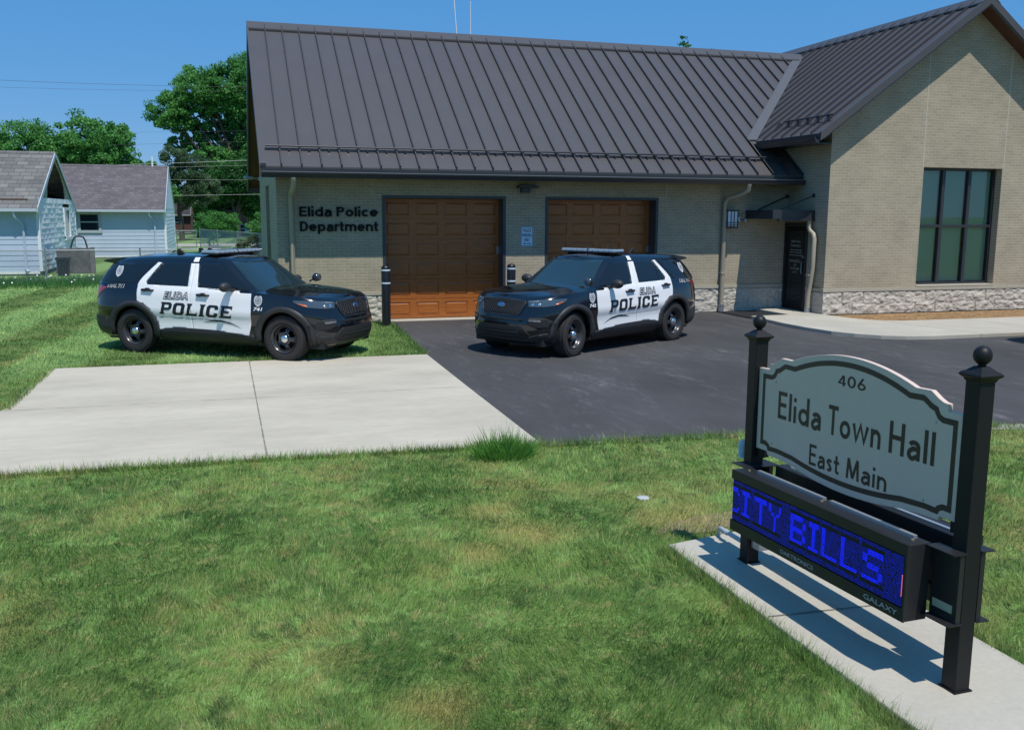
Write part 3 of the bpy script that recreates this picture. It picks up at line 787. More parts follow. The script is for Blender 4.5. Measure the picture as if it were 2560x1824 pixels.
for txt, z, s_ in (("Elida Police", 1.76, .085), ("Department", 1.66, .085), ("EMERGENCY", 1.27, .085), ("Call", 1.18, .08), ("419-227-2020", 1.09, .072), ("or 911", 1.0, .075)):
    wtext(txt, -.50, z, s_, PALE, ed, "door_lettering", .002)
b = MB()
rr = random.Random(2)
for z in (1.56, 1.50, 1.43):
    y = -.78
    while y < -.27:
        l = rr.uniform(.04, .11); b.box(XI-.0108, XI-.0092, y, min(y+l, -.24), z, z+.022); y += l+.025
b.build("door_lettering", PALE, ed)

# ---- canopy over the entrance
b = MB(); cx0 = 11.43
b.box(cx0, XI-.002, -1.24, -1.20, 2.34, 2.555); b.box(cx0, cx0+.04, -1.20, -.004, 2.34, 2.555); b.box(cx0+.04, XI-.002, -.04, -.004, 2.34, 2.555)
b.box(cx0+.04, XI-.002, -1.20, -.04, 2.40, 2.46)
b.box(11.62, XI-.002, -1.26, -1.13, 2.30, 2.345)
can = b.build("canopy", TRIM, hall, bevel=.004)
for y, yw_ in ((-1.12, -1.16), (-.12, -.03)):
    b = MB(); b.tube([(cx0+.28, y, 2.56), (XI-.03, yw_, 2.90)], .017, 8); b.build("tie_rod", TRIM, can)
    b = MB(); b.lathe([(.0, -.03), (.05, -.03), (.05, .01), (0, .01)], (XI-.005, yw_, 2.905), 12, 'x'); b.build("rod_anchor", TRIM, can)

# ---- downspouts
def spout(pts, name="downspout"):
    b = MB(); b.tube(pts, .056, 10); o = b.build(name, SPOUT, hall, smooth=40)
    e = pts[-1]; b = MB(); b.tube([(e[0], e[1], .20), (e[0], e[1], .02)], .068, 12); b.lathe([(.075, .19), (.075, .215)], (e[0], e[1], 0), 12); b.build("boot", GALV, o, smooth=40)
    b = MB(); b.box(e[0]-.065, e[0]+.065, e[1]-.062, e[1]+.06, 1.0-.02, 1.02); b.build("strap", SPOUT, o)
spout([(.325, -.74, 3.17), (.325, -.70, 3.02), (.31, -.55, 2.93), (.30, -.15, 2.84), (.298, -.09, 2.78), (.298, -.09, .05)])
spout([(11.065, -.74, 3.17), (11.06, -.70, 3.02), (11.0, -.55, 2.95), (10.84, -.16, 2.85), (10.795, -.09, 2.72), (10.795, -.09, .05)])
spout([(12.50, -1.17, 2.30), (12.50, -1.17, 2.14), (12.50, -1.22, 2.06), (12.50, -1.36, 1.98), (12.50, -1.40, 1.88), (12.50, -1.395, 1.2), (12.50, -1.34, .82), (12.48, -1.30, .5), (12.48, -1.30, .10)])

# ---- wall letters
LET = MAT("slate_letters", (.010, .012, .014), .75, spec=.15)
for txt, z0_, ch_, x0_, x1_ in (("Elida Police", 2.362, .210, .475, 2.183), ("Department", 2.042, .212, .482, 2.186)):
    rb, W_ = strokeword(txt, .185, .72, False, .105); kx = (x1_-x0_)/W_
    strokemesh(rb, lambda u, v, d: Vector((x0_+u*kx, d, z0_+v*ch_)), -.036, -.010, .0006).build("wall_letters", LET, hall)
# ---- flood light over the pier
b = MB(); b.prism([(5.37, 3.03), (5.92, 3.03), (5.80, 3.10), (5.48, 3.10)], 'y', -.22, 0); b.box(5.50, 5.71, -.15, 0, 2.915, 3.03); b.build("wall_light", TRIM, hall, bevel=.006)
b = MB(); b.box(11.335, 11.44, -.035, 0, 1.155, 1.275); b.build("call_box", MAT("call_box_grey", (.33, .34, .34), .5), hall, bevel=.006)
# security camera by the canopy and one at the garage corner
def seccam(loc, d, label):
    t = thing("security_camera", label, "camera", loc)
    b = MB(); b.lathe([(0, -.0), (.055, 0), (.055, .03), (0, .03)], (0, 0, 0), 12, 'y'); b.build("mount", WHITE, t, smooth=40)
    b = MB(); p = Vector(d); b.tube([Vector((0, 0, 0)), p*.5], .02, 8); b.build("arm", GALV, t)
    b = MB(); b.tube([p*.45, p*.6, p*1.0, p*1.08], [.035, .055, .055, .04], 12); b.build("housing", GALV, t, smooth=50)
seccam((11.25, -.04, 2.33), (.10, -.16, -.03), "small pale security camera on the brick wall beside the entrance canopy")
seccam((-.03, 8.05, 3.42), (-.42, -.08, .03), "grey cylindrical security camera at the left end of the garage under the eave")

# ---- wall lantern
lan = thing("wall_lantern", "square black-framed lantern with frosted panes on the brick wall left of the entrance canopy", "lantern", (10.97, 0, 2.12))
FROST = MAT("frosted_pane", (.62, .72, .82), .35)
b = MB(); b.box(-.13, .13, -.17, -.03, .03, .40); b.build("frosted_shade", FROST, lan)
b = MB()
for x in (-.15, -.065+.015, .05-.015, .135): b.box(x, x+.015, -.19, -.175, 0.02, .41)
for z in (0, .055, .115, .405): b.box(-.15, .15, -.192, -.172, z, z+.016)
for y in (-.19, -.11, -.04):
    for sx_ in (-.15, .138): b.box(sx_, sx_+.012, y, y+.012, .016, .405)
for z in (0, .055, .115, .405):
    for sx_ in (-.152, .14): b.box(sx_, sx_+.012, -.172, -.02, z, z+.016)
b.box(-.15, .15, -.19, 0, -.012, 0); b.box(-.16, .16, -.2, 0, .421, .435); b.box(-.10, .10, -.03, 0, .0, .42)
b.build("lantern_frame", TRIM, lan)

# ---- antennas
for x, y0_, tilt, top, lab in ((5.70, 6.6, -.012, 12.0, "tall white whip antenna running out of frame above the garage ridge"), (6.02, 6.6, .0, 8.52, "shorter pale whip antenna just right of the tall one above the garage ridge")):
    t = thing("whip_antenna", lab, "antenna", (x, y0_, 5.9), group="antennas on the garage roof")
    b = MB(); b.tube([(0, 0, -.3), (0, 0, .4)], .025, 8); b.build("mast_base", GALV, t)
    b = MB(); b.tube([(0, 0, .4), (tilt*(top-6)*6.0 if tilt else 0, 0, top-5.9)], [.017, .009], 6); b.build("whip", WHITE, t)

# ---- parking sign
ps = thing("parking_sign", "pale blue police parking only sign with a double arrow on the brick pier", "sign", (5.674, -.012, 1.68))
def rrect(x0, x1, z0, z1, r, n=5):
    P = []
    for cx_, cz_, a0 in ((x1-r, z0+r, -90), (x1-r, z1-r, 0), (x0+r, z1-r, 90), (x0+r, z0+r, 180)):
        for k in range(n+1):
            a = radians(a0+90*k/n); P.append((cx_+r*cos(a), cz_+r*sin(a)))
    return P
b = MB(); b.prism(rrect(-.153, .153, 0, .462, .035), 'y', -.004, .010); b.build("plate", MAT("sign_plate_blue", (.55, .74, .86), .45), ps)
b = MB(); A = rrect(-.146, .146, .007, .455, .03); Bq = rrect(-.134, .134, .019, .443, .022)
for k in range(len(A)): b.face([(A[k][0], -.0062, A[k][1]), (A[(k+1) % len(A)][0], -.0062, A[(k+1) % len(A)][1]), (Bq[(k+1) % len(A)][0], -.0062, Bq[(k+1) % len(A)][1]), (Bq[k][0], -.0062, Bq[k][1])])
INK = MAT("sign_ink", (.012, .025, .05), .5)
b.build("border", INK, ps)
for txt, z, x_ in (("POLICE", .335, .10), ("PARKING", .225, .118), ("ONLY", .118, .075)):
    bm = fontmesh(txt, 1, .02); fit(bm, -x_, x_, z, z+.08); bm_obj(xf(bm, lambda c: Vector((c.x, -.0064, c.y))), "lettering", INK, ps)
b = MB(); b.box(-.06, .06, -.0068, -.0060, .062, .074)
for s_ in (-1, 1): b.prism([(s_*.055, .046), (s_*.10, .068), (s_*.055, .090)], 'y', -.0068, -.0060)
b.build("arrow", INK, ps)

# ---- bollards
def bollard(x, y, lab):
    t = thing("bollard", lab, "bollard", (x, y, 0), group="black bollards beside the garage doors")
    PL = MAT("bollard_sleeve", (.012, .013, .016), .33)
    b = MB(); b.lathe([(.098, 0), (.098, 1.255), (.090, 1.285), (.066, 1.31), (.03, 1.322), (0, 1.325)], (0, 0, 0), 24); b.build("sleeve", PL, t, smooth=40)
    for z in (.935, 1.215):
        b = MB(); b.lathe([(.0995, z-.016), (.1015, z-.014), (.1015, z+.014), (.0995, z+.016)], (0, 0, 0), 24); b.build("reflective_band", MAT("reflective_tape", (.62, .72, .82), .4), t, smooth=40)
bollard(2.225, -.71, "black bollard with two pale bands at the left jamb of the first garage door")
bollard(5.085, -.71, "black bollard with two pale bands on the pier under the parking sign")
# ---- black mat
b = MB(); b.box(10.72, 11.77, -1.57, -.03, .012, .03); b.box(10.74, 11.75, -1.55, -.05, .03, .034)
tag(b.build("door_mat", MAT("black_rubber", (.010, .010, .011), .9, bump=.6, bs=90)), "black rectangular mat lying on the ground before the police entrance", "mat")
# ================================================================ MONUMENT SIGN
SX, SY, SZ = 2.385, -16.44, .04
sign = thing("town_sign", "two-post town sign with shaped grey board above a blue LED message cabinet", "sign", (SX-.018, SY-.144, SZ), .0358)
sign.scale = (.953, .953, 1.016)
def shz(y): return .018*(-15.45-y)
def sg(b, name, mat, parent=sign, shear=True, **k):
    for v in b.bm.verts:
        z = v.co.z + (shz(v.co.y) if shear else 0)
        v.co = Vector((v.co.x-SX, v.co.y-SY, z-SZ))
    return b.build(name, mat, parent, **k)
def sgbm(bm, name, mat, parent):
    for v in bm.verts: v.co = Vector((v.co.x-SX, v.co.y-SY, v.co.z+shz(v.co.y)-SZ))
    return bm_obj(bm, name, mat, parent)
BOARD = MAT("board_white", (.68, .525, .435), .5, var=.03, vs_=3)
BROWN = MAT("board_brown", (.045, .027, .020), .5)
for yp, ztop in ((-15.44, 1.60), (-17.44, 1.645)):
    b = MB(); b.box(2.335, 2.435, yp-.05, yp+.05, .03, ztop); 
    p_ = sg(b, "post", BLACKM, shear=False, bevel=.006)
    b = MB(); c_ = (2.385, yp, 0)
    def sq(h, z): return [(2.385-h, yp-h, z), (2.385+h, yp-h, z), (2.385+h, yp+h, z), (2.385-h, yp+h, z)]
    prof = [(.052, ztop-.022), (.058, ztop-.008), (.066, ztop-.002), (.074, ztop+.006), (.075, ztop+.012), (.070, ztop+.018), (.060, ztop+.026), (.054, ztop+.027), (.026, ztop+.050), (0.001, ztop+.052)]
    prev = None
    for h, z in prof:
        r = [b.bm.verts.new(q) for q in sq(h, z)]
        if prev:
            for k in range(4): b.bm.faces.new([prev[k], prev[(k+1) % 4], r[(k+1) % 4], r[k]])
        prev = r
    sg(b, "post_cap", BLACKM, p_, shear=False)
    b = MB(); zb = ztop+.103
    pr = [(.024, ztop+.045), (.019, ztop+.058), (.024, ztop+.064)] + [(.047*sin(a), zb-.047*cos(a)) for a in [radians(q) for q in range(35, 181, 12)]]
    pr[-1] = (0.0005, zb+.047)
    b.lathe(pr, (2.385, yp, 0), 28); sg(b, "ball_finial", BLACKM, p_, shear=False, smooth=True)
    b = MB(); b.box(2.325, 2.445, yp-.06, yp+.06, .03, .048); sg(b, "base_plate", BLACKM, p_, shear=False)
# board
YC = -16.44
def loop(half_top, half_bot):
    P = [(v, z) for v, z in half_top]            # outer -> centre
    L_ = [(YC+v, z) for v, z in P] + [(YC-v, z) for v, z in reversed(P[:-1])]
    L_ += [(YC-v, z) for v, z in half_bot] + [(YC+v, z) for v, z in reversed(half_bot[:-1])]
    return L_
arc = lambda z0, dz, v0, n=10: [(v0*(1-k/n), z0+dz*(1-(1-k/n)**2)) for k in range(1, n+1)]
out_t = [(.945, 1.405), (.820, 1.407), (.818, 1.445), (.785, 1.449), (.745, 1.465), (.715, 1.482), (.690, 1.496), (.575, 1.494)]+arc(1.494, .094, .575)
out_b = [(.945, .860), (.815, .861), (.805, .838), (.69, .836), (.53, .826)]+arc(.826, -.047, .53)
O = loop(out_t, out_b)
bt = [(.895, 1.373), (.795, 1.374), (.772, 1.383), (.757, 1.402), (.752, 1.418), (.705, 1.432), (.665, 1.455), (.640, 1.465), (.535, 1.462)]+arc(1.462, .093, .535)
bb = [(.895, .898), (.835, .899), (.812, .888), (.802, .868), (.70, .872), (.52, .862)]+arc(.862, -.043, .52)
BO = loop(bt, bb)
def inset(P, d):
    n = len(P); A = sum(P[i][0]*P[(i+1) % n][1]-P[(i+1) % n][0]*P[i][1] for i in range(n)); s = 1 if A > 0 else -1; R = []
    for i in range(n):
        p0, p1, p2 = Vector(P[i-1]), Vector(P[i]), Vector(P[(i+1) % n])
        d1, d2 = (p1-p0).normalized(), (p2-p1).normalized()
        n1, n2 = Vector((-d1.y, d1.x))*s, Vector((-d2.y, d2.x))*s
        m = (n1+n2); m = m/max(.35, m.dot(n1)) if m.length > 1e-6 else n1
        R.append(tuple(p1+m*d))
    return R
BI = inset(BO, .031)
XB0, XB1 = 2.366, 2.398
b = MB(); b.prism(O, 'x', XB0, XB1); bo = sg(b, "board", BOARD, bevel=.002)
b = MB(); n = len(BO)
for k in range(n):
    j = (k+1) % n
    b.face([(XB0-.0015, *BO[k]), (XB0-.0015, *BO[j]), (XB0-.0015, *BI[j]), (XB0-.0015, *BI[k])])
    b.face([(XB1+.0015, *BO[k]), (XB1+.0015, *BO[j]), (XB1+.0015, *BI[j]), (XB1+.0015, *BI[k])])
sg(b, "border_band", BROWN, bo)
for txt, ya, yb, z0_, ch_, w_ in (("406", -16.352, -16.606, 1.410, .068, .15), ("Elida", -15.738, -16.205, 1.106, .178, .145), ("Town", -16.278, -16.762, 1.106, .178, .145), ("Hall", -16.832, -17.188, 1.108, .178, .145), ("East", -16.105, -16.410, .880, .130, .14), ("Main", -16.475, -16.836, .882, .130, .14)):
    rb, W_ = strokeword(txt, w_, .60, True, .13); kx = (ya-yb)/W_
    sg(strokemesh(rb, lambda u, v, d: Vector((d, ya-u*kx, z0_+v*ch_)), XB0-.0012, XB0-.0012, .0003), "board_lettering", BROWN, bo)
for y, z in ((-15.70, 1.335), (-15.68, .925), (-17.18, 1.34), (-17.13, .915)):
    b = MB(); b.lathe([(.006, -.004), (.006, 0)], (XB0, y, z), 8, 'x'); sg(b, "screw", GALV, bo)
# brackets fixing the board
b = MB()
for q in ((2.372, 2.43, -15.56, -15.49, .80, .90), (2.372, 2.43, -17.39, -17.33, .80, .87)):
    b = MB(); b.box(*q); sg(b, "board_bracket", BLACKM)
# LED cabinets (two, back to back)
CAB = MAT("cabinet_black", (.016, .016, .018), .45)
STRIP = MAT("aluminium_extrusion", (.60, .63, .66), .35, metal=.75)
for k, (xa, xb) in enumerate(((2.14, 2.285), (2.485, 2.63))):
    b = MB(); b.box(xa, xb, -17.30, -15.57, .335, .745); cb_ = sg(b, "led_cabinet", CAB, bevel=.006)
    fx = xa if k == 0 else xb; s_ = -1 if k == 0 else 1
    b = MB()
    b.box(min(fx, fx+s_*.012), max(fx, fx+s_*.012), -17.30, -15.57, .685, .745); b.box(min(fx, fx+s_*.012), max(fx, fx+s_*.012), -17.30, -15.57, .335, .405)
    b.box(min(fx, fx+s_*.012), max(fx, fx+s_*.012), -17.30, -17.285, .405, .685)
    sg(b, "bezel", CAB, cb_)
    ya = -15.74
    for y0, y1 in ((-15.72, -16.44), (-16.50, -17.22)):
        xm = xb-.050 if k == 0 else xa+.02
        b = MB(); b.box(xm, xm+.026, y1, y0, .745, .762); sg(b, "top_rail", STRIP, cb_)
    for y in (-15.66, -16.46, -17.24):
        b = MB(); b.lathe([(.010, 0), (.010, .008), (0, .009)], (xa+.07, y, .745), 8); sg(b, "lifting_eye", MAT("brass", (.6, .5, .3), .4, metal=.8), cb_)
# LED matrix on the front cabinet
F57 = {'C': "01110 10001 10000 10000 10000 10001 01110", 'I': "111 010 010 010 010 010 111", 'T': "11111 00100 00100 00100 00100 00100 00100", 'Y': "10001 10001 01010 00100 00100 00100 00100",
       'B': "11110 10001 10001 11110 10001 10001 11110", 'L': "10000 10000 10000 10000 10000 10000 11111", 'S': "01111 10000 10000 01110 00001 00001 11110", ' ': "00 00 00 00 00 00 00"}
NR, NC = 25, 160
lit = np.zeros((NR, NC), int)
for ch, c0, wd_ in (('C', -6, 14), ('I', 11, 9), ('T', 25, 14), ('Y', 41, 13), ('B', 64, 15), ('I', 82, 9), ('L', 94, 14), ('L', 111, 14), ('S', 129, 16)):
    rows = F57[ch].split(); nw = len(rows[0])
    for r in range(16):
        for c in range(wd_):
            if rows[min(6, int(r*7/16))][min(nw-1, int(c*nw/wd_))] == '1' and 0 <= c0+c < NC: lit[4+r, c0+c] = 1
y0l, y1l, z0l, z1l = -15.592, -17.278, .412, .678
b = MB(); b.box(2.132, 2.1395, y1l, y0l, z0l, z1l); led = sg(b, "led_screen", MAT("led_backing", (.004, .005, .012), .7))
dots = {0: MB(), 1: MB(), 2: MB(), 3: MB()}
rr = random.Random(4)
for r in range(NR):
    for c in range(NC):
        y = y0l-(c+.5)*(y0l-y1l)/NC; z = z1l-(r+.5)*(z1l-z0l)/NR
        near = lit[max(0, r-2):r+3, max(0, c-1):c+2].any()
        k = 1 if lit[r, c] else 0
        if c == NC-1 and 8 < r < 20: k = 2
        elif k == 0 and r in (2, 3, 20, 21) and lit[3:22, max(0, c-1):c+2].any(): continue
        elif k == 0 and rr.random() < .10: continue
        if k == 0 and rr.random() < .07: k = 3
        if k == 1 and rr.random() < .04: k = 3
        h = .0044 if k == 0 else .0052
        bm_ = dots[k]
        bm_.face([(2.1305, y-h, z), (2.1305, y, z-h), (2.1305, y+h, z), (2.1305, y, z+h)])
for k, nm, col, es in ((0, "dim_diodes", (.002, .010, .55), .60), (1, "lit_diodes", (.003, .012, 1.0), 1.35), (3, "half_lit_diodes", (.002, .010, .75), .75), (2, "edge_diodes", (1., .22, .42), .8)):
    sg(dots[k], nm, MAT(nm, (.01, .01, .05), .5, emit=col, es=es), led, fix=False)
PALE2 = MAT("bezel_lettering", (.42, .43, .44), .5)
for txt, ya, yb, za, zb_ in (("DAKTRONICS", -16.18, -16.52, .356, .382), ("GALAXY", -16.985, -17.255, .356, .385)):
    bm = fontmesh(txt, 1, .01); fit(bm, 0, ya-yb, za, zb_)
    sgbm(xf(bm, lambda c: Vector((2.1268, ya-c.x, c.y))), "bezel_lettering", PALE2, led)
# mounting plates at the ends
for bxs in ([(2.300, 2.330, -17.49, -17.302, .375, .735), (2.245, 2.333, -17.50, -17.302, .735, .741), (2.245, 2.333, -17.50, -17.302, .369, .375)], [(2.437, 2.52, -17.50, -17.302, .735, .741), (2.437, 2.52, -17.50, -17.302, .369, .375), (2.437, 2.467, -17.49, -17.302, .375, .735)], [(2.245, 2.52, -15.568, -15.38, .735, .741)], [(2.25, 2.333, -15.568, -15.40, .369, .375)], [(2.437, 2.467, -15.568, -15.40, .375, .735)]):
    b = MB()
    for q in bxs: b.box(*q)
    sg(b, "mount_plate", CAB)
b = MB(); b.box(2.2985, 2.2998, -17.46, -17.32, .42, .462); sg(b, "rating_label", MAT("label_beige", (.42, .42, .30), .6))
for x_ in (2.285, 2.47):
    b = MB(); b.box(x_, x_+.015, -17.2, -15.6, .40, .44); sg(b, "cross_rail", CAB)
b = MB(); b.box(2.36, 2.44, -15.60, -15.50, .16, .30); sg(b, "junction_box", GALV)
# conduit
tag(MB().tube([(2.42, -15.08, -.05), (2.40, -15.09, .06), (2.39, -15.12, .105), (2.375, -15.18, .115), (2.36, -15.52, .13)], .017, 10).tube([(2.373, -15.22, .1163), (2.371, -15.26, .118)], .022, 10).build("conduit", MAT("grey_pvc", (.42, .44, .46), .45), None, smooth=45), "grey plastic electrical conduit rising from the dirt to the left sign post", "conduit")
# louvred temperature sensor on the left post
sen = thing("weather_sensor", "small pale louvred temperature sensor fixed beside the left sign post", "sensor", (2.342, -15.485, .81))
b = MB()
for k in range(7):
    z = -.055+.016*k; b.lathe([(.030, z+.008), (.040, z), (.040, z+.003), (.032, z+.011)], (0, 0, 0), 20)
b.lathe([(.030, .055), (.028, .062), (0, .064)], (0, 0, 0), 20); b.lathe([(.026, -.06), (.026, .056)], (0, 0, 0), 16)
b.build("louvre_shield", MAT("sensor_white", (.60, .64, .68), .5), sen, smooth=35)
b = MB(); b.box(-.016, .016, -.10, -.0, .06, .075); b.box(-.02, .02, -.105, -.085, .03, .08); b.build("bracket", GALV, sen)
# valve cover in the lawn
tag(MB().lathe([(.0, .022), (.045, .022), (.055, .015), (.055, 0)], (2.28, -13.98, 0), 20).build("valve_cover", MAT("pale_plastic", (.45, .47, .47), .6), None, smooth=40), "small pale round valve cover set in the front lawn", "cover")
# ================================================================ POLICE SUV
ip = np.interp
def WZ(z): return float(ip(z, [.22, .28, .34, .42, .50, .58, .66, .72, .76, .80, .86, .94, 1.02, 1.10, 1.17, 1.24], [.86, .90, .945, .972, .968, .966, .975, .993, 1.0, 1.001, .992, .982, .972, .955, .928, .90]))
def XF(z): return float(ip(z, [.20, .28, .36, .48, .60, .70, .80, .90, .98, 1.03, 1.08], [2.20, 2.29, 2.36, 2.40, 2.40, 2.375, 2.345, 2.315, 2.28, 2.235, 2.15]))
def XRr(z): return float(ip(z, [.25, .35, .5, .62, .7, .9, 1.1, 1.25], [-2.52, -2.61, -2.66, -2.66, -2.63, -2.61, -2.58, -2.52]))
def LT(x): return float(ip(x, [-2.7, -1.2, 0, .95, 1.4, 1.8, 2.05, 2.2, 2.3, 2.4], [1.20, 1.195, 1.17, 1.128, 1.108, 1.085, 1.062, 1.042, 1.02, .985]))
def ZR(x): return float(ip(x, [-2.4, -2.1, -1.6, -1.0, -.4, 0., .25, .5, 1.2], [1.58, 1.615, 1.655, 1.68, 1.692, 1.682, 1.660, 1.625, 1.50]))
def GW(t): return float(ip(t, [-.1, 0, .12, .35, .6, .8, .92, 1.0], [.935, .925, .905, .855, .797, .745, .702, .655]))
def GA(t): return float(ip(t, [-.1, 0, 1.0], [1.70, 1.62, .74]))       # reach of the front ring beyond x0
def GB(t): return float(ip(t, [-.1, 0, .5, 1.0], [1.36, 1.34, 1.22, 1.00]))
GX0, GX1 = -.40, -1.20
def lowY(x, z):
    w_ = WZ(z)
    if x > .9: r = min(1, (x-.9)/(XF(z)-.9)); return w_*max(0, 1-r**6)**.4
    if x < -.9: r = min(1, (-.9-x)/(-.9-XRr(z))); return w_*max(0, 1-r**7)**(1/3.)
    return w_
def grT(x, z):
    zb = LT(x)-.012; return (z-zb)/(ZR(x)-zb)
def grY(x, z):
    t = min(1, max(-.1, grT(x, z))); w_ = GW(t)
    if x > GX0: r = min(1, (x-GX0)/GA(t)); return w_*max(0, 1-r**5)**.25
    if x < GX1: r = min(1, (GX1-x)/GB(t)); return w_*max(0, 1-r**6)**.25
    return w_
def SIDE(x, z): return lowY(x, z) if z < LT(x) else grY(x, z)
def sidemap(sgn, off):
    def f(c):
        x, z = c.x, c.y; e = .006
        y = SIDE(x, z)
        dx = (SIDE(x+e, z)-SIDE(x-e, z))/(2*e); dz = (SIDE(x, z+e)-SIDE(x, z-e))/(2*e)
        dx = max(-3, min(3, dx)); dz = max(-2.5, min(2.5, dz))
        n = Vector((-dx, 1, -dz)).normalized()
        p = Vector((x, y, z))+n*off
        return Vector((p.x, sgn*p.y, p.z))
    return f
# front map: signed arc length s at z=.85
_ths = [radians(a) for a in np.linspace(0, 90, 400)]
def fpt(th, z):
    a = XF(z)-.9; return Vector((.9+a*cos(th)**(1/3.), WZ(z)*sin(th)**.8, z))
_pts = [fpt(t, .85) for t in _ths]; _s = [0]
for i in range(1, len(_pts)): _s.append(_s[-1]+(_pts[i]-_pts[i-1]).length)
def th_of_s(s): return float(ip(abs(s), _s, _ths))
def s_of_x(x): return float(ip(-x, [-p.x for p in _pts], _s))
def s_of_y(y): return float(ip(y, [p.y for p in _pts], _s))
def frontmap(off):
    def f(c):
        s, z = c.x, c.y; th = th_of_s(s); e = .004
        p = fpt(th, z); a = fpt(min(th+.02, pi/2), z); b_ = fpt(max(th-.02, 0), z)
        if th < .02: b_ = Vector((a.x, -a.y, a.z))
        du = a-b_; dv = fpt(th, z+e)-fpt(th, z-e)
        n = dv.cross(du); 
        n = n.normalized() if n.length > 1e-9 else Vector((1, 0, 0))
        if n.x < 0 and n.y < 0: n = -n
        if n.x < -.3: n = -n
        q = p+n*off
        return Vector((q.x, q.y if s >= 0 else -q.y, q.z))
    return f
def wsmap(off):
    def f(c):
        y, t = c.x, c.y; w_ = GW(t); r = max(0, 1-min(1, abs(y)/w_)**4)**.2
        x = GX0+GA(t)*r; zb = LT(x)-.012; z = zb+t*(ZR(x)-zb)
        return Vector((x+off*.8, y, z+off*.6))
    return f
def drape(bm, fn, gx=.10, gz=.04, thick=0.0):
    """cut a flat (x,y) bmesh on a grid and wrap it with fn"""
    bm.normal_update(); bmesh.ops.triangulate(bm, faces=bm.faces[:], ngon_method='EAR_CLIP')
    xs = [v.co.x for v in bm.verts]; ys = [v.co.y for v in bm.verts]
    for ax, lo, hi, g in ((0, min(xs), max(xs), gx), (1, min(ys), max(ys), gz)):
        k = math.ceil(lo/g)
        while k*g < hi:
            co = [0, 0, 0]; no = [0, 0, 0]; co[ax] = k*g; no[ax] = 1
            bmesh.ops.bisect_plane(bm, geom=bm.verts[:]+bm.edges[:]+bm.faces[:], plane_co=co, plane_no=no, dist=1e-6)
            k += 1
    for v in bm.verts: v.co = fn(v.co.copy())
    return bm
def patch(polys, fn, name, mat, parent, gx=.06, gz=.04, thick=.006, smooth=30):
    bm = bmesh.new()
    for P in polys: bm.faces.new([bm.verts.new((x, z, 0)) for x, z in P])
    drape(bm, fn, gx, gz)
    bmesh.ops.remove_doubles(bm, verts=bm.verts, dist=1e-5)
    bmesh.ops.recalc_face_normals(bm, faces=bm.faces)
    # make normals point away from the car centre
    s = sum((f.normal.dot(f.calc_center_median()-Vector((0, 0, .8)))) for f in bm.faces)
    if s < 0: bmesh.ops.reverse_faces(bm, faces=bm.faces)
    o = bm_obj(bm, name, mat, parent, smooth=smooth)
    if thick:
        m = o.modifiers.new("t", 'SOLIDIFY'); m.thickness = thick; m.offset = -1
    return o
def decal(bm, fn, name, mat, parent):
    drape(bm, fn, .2, .03); return bm_obj(bm, name, mat, parent)

CARBLK = MAT("black_car_paint", (.004, .005, .008), .18, coat=1.0, spec=.4)
CARWHT = MAT("white_car_wrap", (.80, .80, .80), .30, coat=.5)
PLAST = MAT("cladding_plastic", (.022, .022, .024), .55)
CGLASS = MAT("tinted_glass", (.008, .011, .014), .03, spec=.7)
WSGLASS = MAT("windscreen_glass", (.016, .034, .044), .04, spec=.8)
TYRE = MAT("tyre_rubber", (.027, .024, .024), .85, bump=.3, bs=70)
RIMM = MAT("black_steel_rim", (.035, .035, .038), .30, coat=.6)
CHROME = MAT("chrome", (.80, .80, .80), .12, metal=1)
REDL = MAT("red_lens", (.30, .012, .015), .12, coat=1)
AMBER = MAT("amber_lens", (.60, .13, .03), .15, coat=1)
LENS = MAT("lamp_lens", (.055, .075, .095), .07, coat=1, spec=.8)
SILV = MAT("silver_vinyl", (.52, .54, .57), .4)
SILD = MAT("badge_grey", (.16, .17, .19), .45)
VINK = MAT("black_vinyl", (.010, .010, .014), .4)
BLUEB = MAT("blue_emblem", (.02, .07, .22), .2, coat=1)
LBAR = MAT("clear_lightbar_lens", (.24, .33, .43), .10, coat=1, spec=.8)

